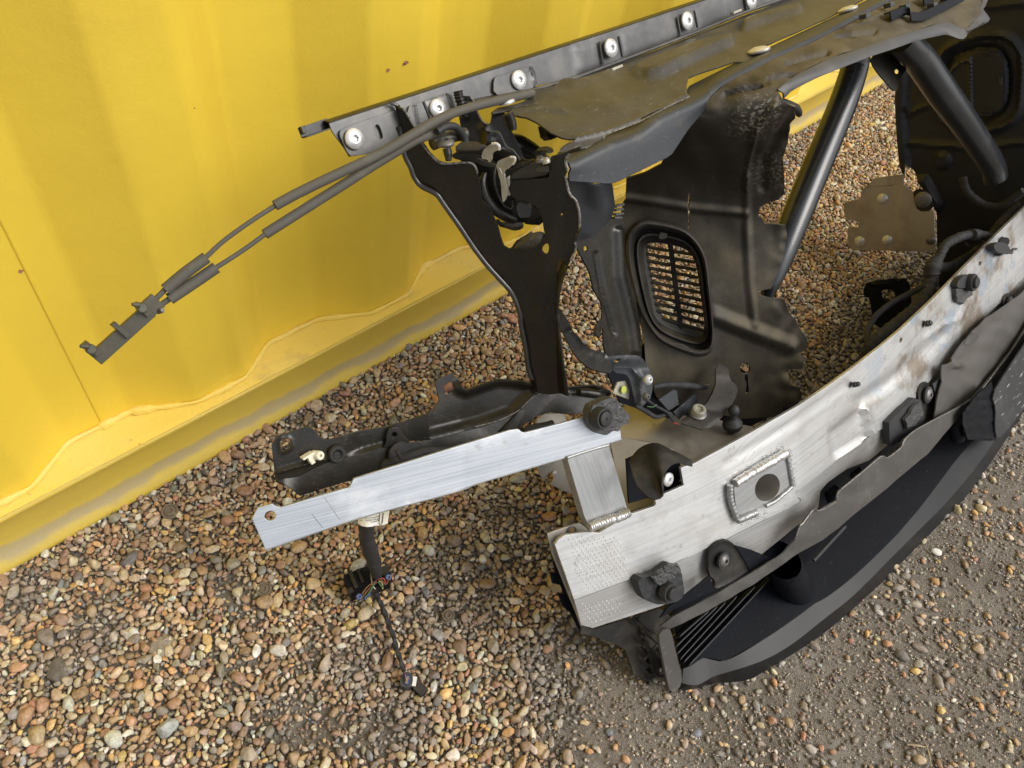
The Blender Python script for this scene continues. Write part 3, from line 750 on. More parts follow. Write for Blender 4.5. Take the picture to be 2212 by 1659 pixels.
# stamped number
cu = bpy.data.curves.new('stamp', 'FONT'); cu.body = '40802'; cu.size = 1; cu.extrude = .01
to = bpy.data.objects.new('stamp_tmp', cu); S.collection.objects.link(to)
bpy.context.view_layer.update()
me = bpy.data.meshes.new_from_object(to); bpy.data.objects.remove(to)
a0 = P(*ct([(640, 880)])[0], RD + .0056); a1 = P(*ct([(490, 265)])[0], RD + .0056)
ex = a1 - a0; Lx = np.linalg.norm(ex); ex /= Lx; ey = np.cross(fv, ex); ey /= np.linalg.norm(ey)
co = np.array([v.co for v in me.vertices]); wdt = co[:, 0].max(); hh_ = Lx * .30
vv = [a0 + ex * (c[0] / wdt * Lx) + ey * (c[1] * hh_) + fv * (c[2] * .004) for c in co]
M['stamp'] = mat('stamp_dark', (.012, .012, .012), .5, bev=0)
build('stamped_number', vv, [tuple(p.vertices) for p in me.polygons], M['stamp'], FR, smooth=False)
# rail bolts
for (x, y, r) in [(765, 300, 21), (945, 235, 19.5), (1120, 173, 18.5), (1319, 104, 17.5), (1484, 45.5, 16.5), (1622, 1, 15.5)]:
    p = P(x, y, RD + .006); screw(p, r * k(p), M['zinc'])
# thin rod in the rail corner
rod = c2([(1600, 580), (1700, 550)]) + c3([(0, 690), (350, 560), (700, 428), (1100, 275), (1500, 112), (1900, -30)]) + [(2000, -110)]
tube('prop_rod', [P(x, y, RD + .008) for x, y in rod], 3.2 * k(P(1400, 100, RD)), M['rail'], FR)
# horizontal lower flange of the rail (dirty ledge under the face)
lf = [P(x, y, RD + .002) for x, y in c2([(1180, 640), (1800, 520)]) + c3([(700, 450), (1500, 135), (1900, -10)])]
v, f = loft_vf([lf, [q + fv * .02 - uv_ * .006 for q in lf]], t=.0015, n=30); build('rail_lower_flange', v, f, M['dusty'], FR)

# --- latch bracket (the tall Y shaped plate)
yp = plane3((870, 300, RD + .004), (1222, 370, .080), (1190, 840, -.03))
left_edge = c5([(105, 20), (130, 75), (145, 200), (165, 300), (190, 420), (230, 500), (260, 580), (310, 640), (420, 700), (480, 780), (600, 950), (700, 1100), (800, 1230), (900, 1340), (970, 1420), (1010, 1500), (1040, 1600), (1050, 1659)]) + cc([(380, 200), (400, 350), (430, 440), (445, 540)])
Yo = left_edge + cc([(600, 560), (770, 540), (750, 400), (720, 250), (690, 0)]) + \
     c5([(1350, 1560), (1350, 1480), (1370, 1380), (1400, 1260), (1450, 1160), (1480, 1100), (1475, 1050), (1480, 1000), (1510, 940), (1510, 870), (1500, 800), (1480, 740), (1440, 700), (1420, 640), (1405, 560), (1422, 520), (1405, 440), (1430, 400), (1520, 370), (1510, 345), (1400, 385), (1300, 415), (1282, 470), (1285, 560), (1270, 578), (1005, 598), (985, 650), (1000, 700), (1040, 730), (1150, 760), (1205, 800), (1235, 870), (1245, 945), (1258, 1000), (1225, 1010), (1180, 1000), (1040, 1040), (1010, 1090), (985, 1100), (950, 1080), (930, 1030), (900, 920), (870, 860), (850, 790), (790, 740), (775, 640), (755, 540), (740, 490), (690, 460), (520, 470), (460, 450), (400, 390), (360, 330), (300, 215), (240, 110), (205, 62), (150, 60)])
hole1 = rnd(c5([(1225, 1100), (1250, 1060), (1282, 1050), (1287, 1100), (1270, 1137), (1240, 1128)]), 1)
hole2 = circ(*c5([(1378, 845)])[0], 1.9, 3.2, 8)
YB = sheet('latch_bracket', Yo, yp, M['black'], FR, holes=[hole1, hole2], g=5, t=.003,
      relief=[lambda x, y: -.008 * (1 - ss(3, 15, segd(x, y, left_edge[1:]))), ridge(c5([(1340, 200), (1350, 600), (1300, 900), (1250, 1300), (1200, 1659)]), 30, .002),
              lambda x, y: .012 * (1 - ss(2, 26, segd(x, y, c5([(1440, 1200), (1385, 1400), (1380, 1650)]) + cc([(760, 500)])))) if x > 1205 and y > 560 else 0])
fold = [(x + (11 if y < 700 else 9) * 1.0, y - 2) for x, y in left_edge[2:-1]]
T0 = [yp(x, y) + fv * -.0012 for x, y in fold]
tube('flange_fold', T0, .0034, M['blackgloss'], FR, n=10, cr=6)
# bright cut edges of the plate
def edge(name, L_, fn, r, mat_, parent=FR, e=.001):
    pts = [O(fn, x, y, e) for x, y in L_]
    return tube(name, pts, r, mat_, parent, n=6, cr=3)
M['cutedge'] = mat('worn_cut_edge', (.30, .29, .27), .35, metal=.5, nz=[(240, (.08, .075, .07), .45, .62, .9)], bev=0)
edge('worn_edge', c5([(1430, 400), (1405, 445), (1421, 520)]), yp, .0016, M['cutedge'])
edge('worn_edge', c5([(1405, 560), (1420, 640), (1440, 700), (1480, 740), (1500, 800), (1510, 870), (1510, 940)]), yp, .0014, M['cutedge'])
edge('worn_edge', c5([(1475, 1050), (1480, 1100), (1450, 1160), (1400, 1270), (1372, 1380), (1352, 1480)]), yp, .0011, M['cutedge'])
edge('worn_edge', c5([(205, 62), (240, 110), (300, 215)]), yp, .0012, M['cutedge'])
edge('worn_edge', c5([(345, 320), (400, 390), (460, 452), (520, 470), (690, 462), (740, 492), (756, 540)]), yp, .0012, M['cutedge'])
# second arm behind with weld beads
arm2 = c5([(560, -30), (700, -30), (735, 20), (760, 100), (800, 165), (825, 180), (850, 170), (865, 90), (950, 75), (975, 150), (1000, 210), (1060, 330), (1120, 480), (1000, 520), (850, 440), (700, 320), (640, 240), (620, 130)])
sheet('rear_latch_plate', arm2, plane3((1000, 200, RD + .004), (1130, 330, -.01), (1060, 400, -.035)), M['black'], FR, g=9, t=.003,
      relief=[ridge(c5([(800, 200), (900, 330), (1000, 460)]), 14, .004)])
edge('worn_edge', c5([(700, -25), (735, 22), (762, 102), (800, 165), (830, 180)]), plane3((1000, 200, RD + .006), (1130, 330, -.008), (1060, 400, -.033)), .001, M['cutedge'])
wp = [P(x, y, RD + .012) for x, y in c2([(1155, 575), (1165, 620), (1185, 680), (1200, 740)])]
tube('weld_seam', wp, .0052, M['black'], FR, cr=14, wob=lambda i, j: .10 * math.sin(i * 1.2))
# dirty hump (bent lower tab seen through the bracket)
hump = c5([(1010, 1095), (1022, 1060), (1060, 1015), (1130, 975), (1155, 958), (1165, 968), (1240, 950), (1275, 990), (1240, 1060), (1150, 1100)])
sheet('bent_tab', rnd(hump, 1), off(yp, -.006), M['dusty'], FR, g=6, t=.004, relief=[pad(rnd(hump, 1), 12, .01)])

# --- latch mechanism
def T(name, L_, d, r, mat_, **kw): # px polyline at depth d (or list), radius in px
    ds = d if isinstance(d, (list, tuple)) else [d] * len(L_)
    pts = [P(x, y, q) for (x, y), q in zip(L_, ds)]
    kk_ = k(pts[len(pts) // 2]); rr = [q * kk_ for q in r] if isinstance(r, (list, tuple)) else r * kk_
    return tube(name, pts, rr, mat_, kw.pop('parent', FR), **kw)
def SH(name, L_, fn, mat_, n=1, parent=FR, **kw):
    if not callable(fn): fn = dconst(fn)
    kw.setdefault('g', 7); kw.setdefault('t', .0025)
    return sheet(name, rnd(L_, n) if n else L_, fn, mat_, parent, **kw)
# dusty round crossbar running behind the latch
T('latch_crossbar', cz([(-60, 520), (60, 470), (200, 420), (330, 400)]), [-.03, -.03, -.03, -.03], 13, M['dusty'])
T('rear_tube', cz([(520, 470), (760, 520), (960, 560), (1140, 640), (1230, 700)]), [-.04, -.04, -.035, -.03, -.03], [20, 23, 26, 20, 15], M['black'])
SH('latch_backplate', cz([(200, 600), (460, 640), (690, 750), (900, 830), (960, 800), (1320, 830), (1320, 930), (1080, 960), (1100, 1250), (1240, 1290), (1260, 1480), (1040, 1470), (1020, 1440), (860, 1480), (720, 1400), (640, 1290), (520, 1200), (480, 900), (430, 760), (250, 720)]), off(yp, -.022), M['black'], g=8)
SH('latch_backing', cz([(240, 620), (560, 540), (850, 600), (1000, 700), (1150, 720), (1320, 660), (1320, 940), (1250, 1300), (1240, 1480), (1000, 1440), (640, 1300), (480, 900), (430, 760)]), off(yp, -.034), M['black'], g=9)
SH('latch_housing', cz([(230, 500), (420, 480), (560, 520), (600, 560), (500, 640), (470, 700), (690, 760), (700, 800), (520, 780), (460, 740), (320, 720), (180, 690), (170, 640), (240, 620)]), off(yp, -.012), M['dusty'], relief=[ridge(cz([(240, 560), (520, 560)]), 14, .007)])
T('latch_housing_rim', cz([(690, 770), (670, 880), (680, 1000), (730, 1150), (790, 1250), (860, 1280), (885, 1240), (880, 1180)]), .0, 3.2, M['black'])
T('latch_ring', cz([(560, 860), (530, 980), (560, 1120), (640, 1250), (740, 1330), (860, 1390), (980, 1410)]), -.01, [6, 9, 11, 12, 12, 11, 9], M['black'])
SH('lower_latch_skirt', cz([(690, 1380), (760, 1430), (900, 1440), (1010, 1420), (1030, 1480), (980, 1530), (900, 1530), (820, 1500), (730, 1480)]), off(yp, -.014), M['dusty'], g=6, relief=[pad(cz([(690, 1380), (1010, 1420), (1030, 1480), (900, 1530), (730, 1480)]), 8, .006)])
SH('striker_claw', cz([(520, 640), (550, 580), (620, 530), (680, 515), (730, 545), (730, 590), (690, 600), (640, 640), (635, 730), (600, 735), (590, 700), (520, 700)]), off(yp, .004), M['galv'], g=5, t=.005)
edge('claw_edge', cz([(640, 520), (690, 515), (728, 545), (728, 590)]), off(yp, .006), .0016, M['zinc'])
SH('latch_pawl', cz([(685, 740), (780, 700), (860, 670), (910, 680), (912, 720), (870, 790), (800, 830), (780, 870), (820, 1060), (820, 1120), (790, 1210), (760, 1190), (750, 980), (720, 880)]), off(yp, .008), M['galv'], g=5, t=.004)
edge('pawl_edge', cz([(860, 672), (910, 680), (915, 722), (890, 760)]), off(yp, .010), .0013, M['zinc'])
T('spring_wire', cz([(733, 800), (750, 840), (780, 885), (800, 882)]), .03, .9, M['zinc'])
SH('latch_hook', cz([(600, 500), (590, 440), (620, 390), (680, 370), (730, 390), (760, 450), (800, 540), (850, 580), (890, 590), (930, 640), (980, 720), (960, 725), (910, 650), (860, 610), (800, 560), (740, 560), (700, 510), (710, 440), (680, 400), (630, 430), (620, 500)]), off(yp, -.004), M['bluegrey'], g=5, t=.003)
hx = []
c0 = P(*cz([(825, 905)])[0], .012); c1_ = P(*cz([(835, 1130)])[0], .012); kk_ = k(c0)
for i in range(97):
    t_ = i / 96; a = t_ * 2 * math.pi * 11; hx.append(c0 + (c1_ - c0) * t_ + 5.0 * kk_ * (math.cos(a) * np.array([1., 0, 0]) + math.sin(a) * fv))
tube('latch_spring', hx, 1.0 * kk_, M['zinc'], FR, n=6, raw=True)
c0 = P(*cz([(1130, 1310)])[0], .0); c1_ = P(*cz([(1215, 1350)])[0], .0); hx = []
for i in range(65):
    t_ = i / 64; a = t_ * 2 * math.pi * 6; hx.append(c0 + (c1_ - c0) * t_ + 6 * kk_ * (math.cos(a) * uv_ + math.sin(a) * fv))
tube('latch_spring', hx, 1.1 * kk_, M['dusty'], FR, n=6, raw=True)
SH('latch_arm', cz([(870, 790), (960, 730), (1140, 700), (1145, 720), (1060, 770), (960, 810), (900, 815)]), off(yp, .0), M['black'], g=5, relief=[pad(cz([(870, 790), (1140, 700), (1060, 770), (900, 815)]), 5, .004)])
SH('latch_lever', cz([(1150, 700), (1150, 600), (1180, 570), (1270, 540), (1370, 565), (1380, 590), (1340, 630), (1240, 635), (1200, 610), (1170, 640), (1165, 720)]), off(yp, .005), M['black'], g=5, relief=[ridge(cz([(1190, 590), (1370, 590)]), 7, .005)])
SH('upper_latch_plate', cz([(940, 830), (1130, 740), (1200, 700), (1330, 640), (1330, 880), (1150, 910), (1080, 930), (860, 940), (860, 900)]), off(yp, -.004), M['dusty'], g=7)
SH('cross_tab', cz([(1150, 830), (1190, 790), (1310, 790), (1310, 850), (1200, 850)]), off(yp, .003), M['dusty'], n=0, g=5, t=.003)
SH('small_block', cz([(930, 1250), (960, 1210), (1020, 1220), (1090, 1240), (1100, 1380), (1030, 1390), (970, 1395), (940, 1330)]), off(yp, -.002), M['bluegrey'], g=5, t=.008)
for (x, y, r, mt, n_, e) in [(1215, 720, 55, 'bolt_grey', uv_, .016), (1285, 735, 50, 'galv', uv_, .018), (95, 515, 100, 'bolt_grey', uv_ * .9 + fv * .4, .02)]:
    q = cz([(x, y)])[0]; p = O(yp, *q, .004); screw(p, r * .1831 * k(p), M[mt], nrm=n_, h=.005)
T('bolt_shank', cz([(110, 570), (125, 640), (130, 720)]), -.005, [9, 9, 6], M['black'])
# plastic clip fins and the grey curved cover under the crossbar
curv = c5([(1415, 585), (1750, 610), (1762, 700), (1772, 780), (1750, 860), (1700, 920), (1600, 980), (1482, 1048), (1490, 980), (1510, 930), (1508, 860), (1495, 790), (1470, 740), (1435, 690)])
SH('curved_guide', curv, mapfit([(1230, 400, .070), (1322, 400, .078), (1330, 450, .04), (1250, 520, .02), (1300, 500, .02), (1260, 450, .05)], 2), M['bluegrey'], n=0, g=8, relief=[ridge(c5([(1620, 620), (1640, 800), (1560, 960)]), 34, .006)])
for (a_, b_) in (((1755, 790), (1815, 770)), ((1755, 815), (1812, 805)), ((1750, 845), (1812, 838)), ((1745, 870), (1800, 868))):
    p, q = [P(*z_, .005) for z_ in c5([a_, b_])]; mb = MB().add(*box_vf((p + q) / 2, q - p, uv_ * .0025, fv * .012)); mb.build('clip_fin', M['bluegrey'], FR)

# --- front crossbar (blue grey box section)
cbT = [(1230, 350)] + c3([(0, 1430), (300, 1280), (560, 1190), (640, 1140), (760, 1040), (1080, 900), (1180, 850), (1240, 780), (1320, 715), (1700, 515), (2212, 290)]) + [(1900, 8), (2060, -70)]
cbB = [(1230, 391), (1322, 398), (1345, 388)] + c3([(480, 1560), (850, 1380), (1000, 1150), (1100, 1030), (1200, 900), (1300, 830), (1400, 780), (1700, 610), (2212, 390)]) + [(1900, 36), (2060, -45)]
fT = along([(1230, .085), (1500, .088), (1900, .09)])
cbL = c3([(0, 1330), (90, 1312), (240, 1250), (285, 1185), (570, 1075), (800, 950), (1020, 850), (1000, 790), (1200, 690), (1420, 580), (1700, 450), (2212, 210)]) + [(1900, -8), (2060, -85)]
def rs(L_, n=70):
    L_ = np.array(L_, float); q = np.concatenate([[0], np.cumsum(np.hypot(*np.diff(L_, axis=0).T))]); t = np.linspace(0, q[-1], n); return np.stack([np.interp(t, q, L_[:, 0]), np.interp(t, q, L_[:, 1])], 1)
Lc, Bc = rs(cbT), rs(cbB); rows = []
bk = [P(x, y - 6, .035) for x, y in rs(cbL)]
A0 = [fT(x, y) for x, y in Lc]; B0 = [O(fT, x, y, -.004) for x, y in Bc]
rows.append(bk)
for i_, (e1, e2) in enumerate([(.012, .0), (.008, -.0004), (.0045, -.0016), (.0018, -.0038), (.0004, -.0070), (.0, -.011)]):
    rows.append([a - fv * e1 + (uv_ * (e2 + .0035) if i_ < 6 else 0) for a, b_ in zip(A0, B0)])
rows.append([a * .4 + b_ * .6 for a, b_ in zip(A0, B0)]); rows.append(B0)
v, f = loft_vf(rows, t=.0025, n=90); build('front_crossbar', v, f, M['bluegrey'], FR, ang=60)

# --- top cover
win1 = c3([(1004, 700), (1160, 630), (1300, 590), (1430, 548), (1440, 560), (1330, 610), (1200, 670), (1080, 735), (1000, 778), (996, 740)])
cov = c5([(855, 92), (900, 60), (1000, 40), (1100, 10)]) + [(1145, 197), (1190, 190)] + c3([(-120, 730), (130, 690), (330, 620), (700, 470), (1050, 330), (1500, 160), (1800, 50), (2000, -30)]) + [(1900, -90), (2080, -130), (2050, -80), (1900, -20)] + \
      c3([(2212, 172), (1960, 280), (1690, 400), (1700, 440), (1730, 470), (1680, 500), (1600, 530), (1520, 545), (1400, 545), (1270, 590), (1160, 625), (1004, 690), (990, 760), (992, 830), (1020, 855), (800, 955), (590, 1050), (570, 1080), (285, 1188), (240, 1250), (90, 1312), (0, 1328)]) + \
      c5([(1350, 388), (1395, 340), (1475, 298), (1380, 280), (1300, 240), (1200, 170), (1120, 130), (1020, 110), (975, 78), (870, 95)])
covf = mapfit([(1080, 225, -.035), (1250, 165, -.048), (1706, 0, -.048), (1480, 70, -.05), (1200, 290, .04), (1490, 208, .065), (1310, 315, .065), (1650, 125, .065), (1900, 10, .065), (1290, 300, .06)], 3)
sheet('top_cover', cov, covf, M['dusty'], FR, g=4.5, t=.002,
      relief=[pad(rnd(c3([(480, 640), (620, 690), (760, 690), (900, 610), (1100, 510), (1390, 400), (1400, 330), (1310, 300), (900, 430), (560, 560)]), 2), 9, .008), ridge(c3([(640, 670), (760, 655), (900, 585), (1100, 490), (1370, 378)]), 11, .0035, 1),
              ridge(c3([(1500, 230), (1750, 140), (1960, 90)]), 16, .009, 2), ridge(c3([(0, 1230), (300, 1160), (700, 990), (980, 850)]), 9, .0025), ridge(c3([(-200, 700), (0, 740), (300, 650)]), 16, .004),
              ridge(c5([(1010, 90), (1200, 60), (1400, 80)]), 8, .003), lambda x, y: .0010 * noise.noise(Vector((x / 60, y / 30, 0)))])
edge('cover_edge', c3([(90, 1312), (240, 1250), (285, 1186), (570, 1078), (800, 955), (1015, 856)]), covf, .0009, M['cutedge'])
for (x, y, r, n_) in [(1092, 228, 19, uv_ * 1.0 + fv * .15), (1637, 116, 21, uv_ + fv * .1), (1829, 27, 17, uv_)]:
    p = covf(x, y) + uv_ * .003 + fv * .002; screw(p, r * k(p), M['zinc'], nrm=n_, h=.005, sock=False)
T('threaded_stud', cz([(830, 160), (860, 230), (880, 300), (890, 360)]), .0, [11, 11, 10, 8], M['black'], cr=14, wob=lambda i, j: .10 * math.sin(i * 2.2))
SH('cover_hook', cz([(1265, 300), (1440, 400), (1445, 430), (1340, 470), (1295, 430)]), .015, M['black'], n=0, g=6, t=.012)
for (x, y) in c3([(1020, 400), (370, 630), (1430, 130)]):
    p = P(x, y, -.03) + uv_ * .004; v, f = box_vf(p, (.02, 0, 0), uv_ * .003, fv * .006); build('metal_clip', v, f, M['galv'], FR)
T('washer_ring', circ(*c5([(1440, 345)])[0], 22, 8, 14, -.4) + circ(*c5([(1440, 345)])[0], 22, 8, 14, -.4)[:1], .045, 1.2, M['dusty'])

# --- big dirty air duct cover right of the crossbar
ductT = cbT[7:] 
lipLo = c4([(90, 872), (110, 850), (160, 800), (380, 690), (600, 600), (840, 505), (1040, 440), (1250, 365), (1400, 330), (1520, 305), (1590, 325), (1650, 350), (1690, 345), (1720, 290), (1830, 230), (1905, 190), (1917, 152), (1830, 100), (1870, 40), (1900, -20)]) + [(2140, -60)]
lipHi = c4([(30, 790), (60, 760), (200, 660), (340, 590), (500, 510), (760, 430), (1000, 340), (1250, 270), (1500, 195), (1560, 200), (1640, 240), (1700, 260), (1760, 200), (1830, 120), (1820, 80)]) + [(2130, -20), (2140, -60)]
body_ctl = [(1350, 450, -.065), (1345, 620, -.075), (1400, 820, -.055), (1530, 560, .0), (1500, 800, -.02), (1530, 400, .02), (1650, 500, .055), (1690, 420, .08), (1640, 640, .045), (1700, 700, .045), (1600, 850, -.01), (1700, 890, -.005), (1740, 740, .03),
   (1440, 330, .02), (1480, 250, .075), (1600, 260, .115), (1690, 240, .145), (1710, 300, .13), (1660, 330, .10), (1440, 700, -.035), (1440, 470, -.03),
   (1515, 215, .080), (1600, 150, .090), (1700, 95, .092), (1800, 50, .092), (1900, 0, .094), (2000, -50, .095), (1600, 190, .115), (1690, 180, .155), (1800, 120, .155), (1900, 90, .157), (2070, 50, .160), (2120, -20, .15)]
dt = bf = tps(body_ctl)
lo3 = [O(dt, x, y, -.004) for x, y in lipLo]; hi3 = [O(dt, x, y, .001) for x, y in lipHi]
v, f = loft_vf([hi3, [a * .5 + b * .5 + fv * .004 for a, b in zip(np.array(hi3)[np.linspace(0, len(hi3) - 1, 30).astype(int)], np.array(lo3)[np.linspace(0, len(lo3) - 1, 30).astype(int)])], lo3], t=.0025, n=60)
build('duct_front_lip', v, f, M['lipgrey'], FR, ang=60)
# raised ribs and clips on the cover
for L_ in (c4([(955, 165), (1090, 110), (1130, 130)]), c4([(1130, 165), (1240, 165), (1400, 90), (1600, -10)]), c4([(1250, 30), (1330, 0)])):
    pts = [dt(x, y) + uv_ * .006 for x, y in L_]
    v, f = loft_vf([[p + fv * .003 for p in pts], [p + fv * .012 for p in pts], [p + fv * .013 - uv_ * .012 for p in pts]], t=.002, n=16); build('cover_rib', v, f, M['floor'], FR)
for (x, y) in c4([(1120, 115), (1365, 100), (1480, 40), (985, 100), (770, 200)]):
    p = dt(x, y) + uv_ * .007 + fv * .006; v, f = box_vf(p, (.012, 0, 0), uv_ * .006, fv * .010); build('snap_clip', v, f, M['bluegrey'], FR)
# duct body: side wall with grille opening, rolled front edge with torn rim
body_right = c6([(2060, 1500), (2050, 1450), (1970, 1310), (1900, 1220), (1850, 1100), (1740, 1092), (1640, 1062), (1620, 1030), (1740, 1005), (1780, 900), (1850, 700), (1880, 520), (1865, 445), (1800, 435), (1680, 430), (1650, 375), (1622, 370), (1635, 290), (1720, 240), (1800, 215), (1850, 170), (1855, 60)]) + \
       c3([(1840, 1400), (1890, 1260), (1900, 1120), (1950, 1050), (1960, 960), (1850, 900)])
body = c3([(1100, 905), (1040, 1000), (900, 1180), (850, 1280), (780, 1420), (760, 1460)]) + [(1395, 372), (1353, 386), (1352, 427), (1347, 439), (1340, 471)] + c6([(380, 480), (440, 640), (440, 800), (500, 980), (560, 1200)]) + \
       [(1392, 740), (1396, 810), (1420, 860), (1500, 885), (1600, 905), (1690, 900)] + c7([(420, 600), (490, 612), (565, 550), (570, 515), (560, 470), (475, 440), (480, 335), (570, 320), (573, 272), (612, 250), (540, 208), (600, 185), (612, 130), (560, 60)]) + \
       body_right + lipHi + [(2060, -75), (1900, 16)] + c3([(2212, 320), (1700, 548), (1330, 745), (1190, 865)])
op_in = c6([(605, 660), (620, 625), (660, 597), (800, 608), (900, 630), (985, 655), (1050, 730), (1082, 840), (1100, 1000), (1125, 1150), (1143, 1290), (1145, 1380), (1120, 1425), (1080, 1435), (1000, 1410), (850, 1365), (740, 1300), (700, 1240), (680, 1140), (660, 1030), (635, 900), (615, 780)])
tear = c6([(1008, 160), (1016, 170), (1012, 240), (1000, 290), (1018, 330), (1010, 400), (1012, 480), (1004, 480), (1004, 400), (1000, 320), (992, 290), (1002, 230)])
hole3 = circ(*c7([(150, 322)])[0], 11, 12, 12)
slit = c7([(148, 365), (168, 370), (175, 500), (150, 505), (160, 430), (145, 400)])
grim = c6([(440, 560), (480, 480), (560, 400), (640, 392), (900, 440), (1000, 490), (1100, 590), (1175, 740), (1200, 1000), (1225, 1250), (1238, 1500), (1200, 1595), (1100, 1620), (900, 1555), (740, 1475), (640, 1335), (560, 1200), (500, 960), (460, 800)])
gc = (np.mean(np.array(op_in), 0) + np.array([0, 0]))
def cast(Q, a):
    d = np.array([math.cos(a), math.sin(a)]); best = 1
    for p_, q_ in zip(Q, Q[1:] + Q[:1]):
        p_ = np.array(p_) - gc; e = np.array(q_) - gc - p_; den = d[0] * e[1] - d[1] * e[0]
        if abs(den) < 1e-9: continue
        t_ = (p_[0] * e[1] - p_[1] * e[0]) / den; u_ = (p_[0] * d[1] - p_[1] * d[0]) / den
        if t_ > 0 and -1e-6 <= u_ <= 1 + 1e-6: best = max(best, t_)
    return best
NR = 72; grim_s = rnd(grim, 2); opin_s = rnd(op_in, 2); RO = [cast(grim_s, 2 * math.pi * i / NR) for i in range(NR)]; RI = [cast(opin_s, 2 * math.pi * i / NR) for i in range(NR)]
def ringp(fr): return [(gc[0] + (RO[i] * (1 - fr) + RI[i] * fr) * math.cos(2 * math.pi * i / NR), gc[1] + (RO[i] * (1 - fr) + RI[i] * fr) * math.sin(2 * math.pi * i / NR)) for i in range(NR)]
sheet('duct_body', body, bf, M['duct'], FR, holes=[ringp(.28), tear, hole3, slit], g=4.2, t=.003,
      relief=[ridge(c6([(440, 200), (700, 230), (1020, 290), (1500, 330)]), 14, .004), ridge(c6([(1520, 0), (1520, 500), (1540, 900), (1580, 1300)]), 14, .004), ridge(c6([(1230, 1240), (1500, 1350), (1900, 1500)]), 26, .008),
              ridge(c3([(1780, 900), (1600, 1150), (1520, 1500), (1510, 1659)]), 9, .004), ridge(c3([(1950, 980), (1850, 1150), (1680, 1400), (1660, 1659)]), 16, -.005),
              lambda x, y: .0022 * noise.noise(Vector((x / 45, y / 60, 1))) + (.0009 * noise.noise(Vector((x / 40 + 5, y / 14, 0))) if y < 260 else 0), lambda x, y: .004 * noise.noise(Vector((x / 26, y / 26, 8))) * ss(1650, 1700, x) * ss(250, 330, y),
              ridge(c4([(120, 550), (480, 462)]), 7, -.006), ridge(c4([(560, 325), (900, 280)]), 6, -.006), ridge(c3([(1770, 660), (1960, 650)]), 6, -.005), ridge(c4([(-50, 690), (160, 655)]), 6, -.005), ridge(c3([(1330, 820), (1650, 750)]), 6, -.004), ridge(c4([(620, 250), (930, 140)]), 5, .003), ridge(c3([(1330, 850), (1700, 740)]), 10, -.003)])
# scuffs on the shoulder: pale scraped plastic
T('torn_curl', c3([(1780, 890), (1860, 915), (1950, 960), (1985, 1010), (1960, 1010)]), [.12, .12, .118, .112, .105], [6, 8, 9, 6, 3], M['plastic'])
# grille: inner wall, centre bar and slats
def bi(x, y): return bf(x, y) + np.array([.0, 0, 0])
rows = []
for fr, e in ((0, .0005), (.03, .004), (.09, .007), (.18, .0075), (.27, .006), (.34, .0), (.40, -.006), (.52, -.008), (.60, -.004), (.68, -.004), (.76, -.009), (.9, -.012), (1, -.014), (1.03, -.026)):
    q = ringp(min(fr, 1)); rows.append([O(bf, x, y, e * 1.2) for x, y in q + q[:1]])
nin = np.array([.95, .30, -.05]); nin /= np.linalg.norm(nin)
rows[-1] = [p_ + nin * .010 for p_ in rows[-2]]
v, f = loft_vf(rows, t=0, n=NR + 1); GR = build('grille', v, f, M['plastic'], FR, ang=50)
q = ringp(1); inn = [O(bf, x, y, -.0165) for x, y in q + q[:1]]
v, f = loft_vf([inn, [p_ + nin * .016 for p_ in inn]], t=.0015, n=NR + 1); build('grille_inner_wall', v, f, M['lipgrey'], GR)
def slatv(a_, b_, th, dp, mat_, nm, e=.014):
    p, q = O(bf, *a_, -.020), O(bf, *b_, -.020); upv = np.cross(nin, q - p); upv /= np.linalg.norm(upv)
    v, f = box_vf((p + q) / 2 + nin * dp * .3, (q - p) * 1.02, upv * th * .75, nin * dp * .6); return build(nm, v, f, mat_, GR)
for i in range(11):
    t_ = i / 10; a_ = c6([(612 + 100 * t_ - 4, 642 + 625 * t_)])[0]; b_ = c6([(822 + 98 * t_, 680 + 640 * t_)])[0]; slatv(a_, b_, .0028, .010, M['plastic'], 'slat')
    a_ = c6([(842 + 98 * t_, 680 + 650 * t_)])[0]; b_ = c6([(1046 + 100 * min(1, t_ * 1.25), 715 + 675 * t_)])[0]; slatv(a_, b_, .0028, .010, M['plastic'], 'slat')
p_ = c6([(832, 608), (932, 1392)]); slatv(p_[0], p_[1], .006, .014, M['plastic'], 'centre_bar', .011)
for q_ in (c6([(740, 560), (755, 510), (815, 520), (810, 560), (770, 570)]), c6([(820, 1480), (960, 1500), (1010, 1530), (960, 1550), (830, 1510)])):
    sheet('grille_tab', q_, off(bf, .006), M['plastic'], GR, g=5, t=.003)

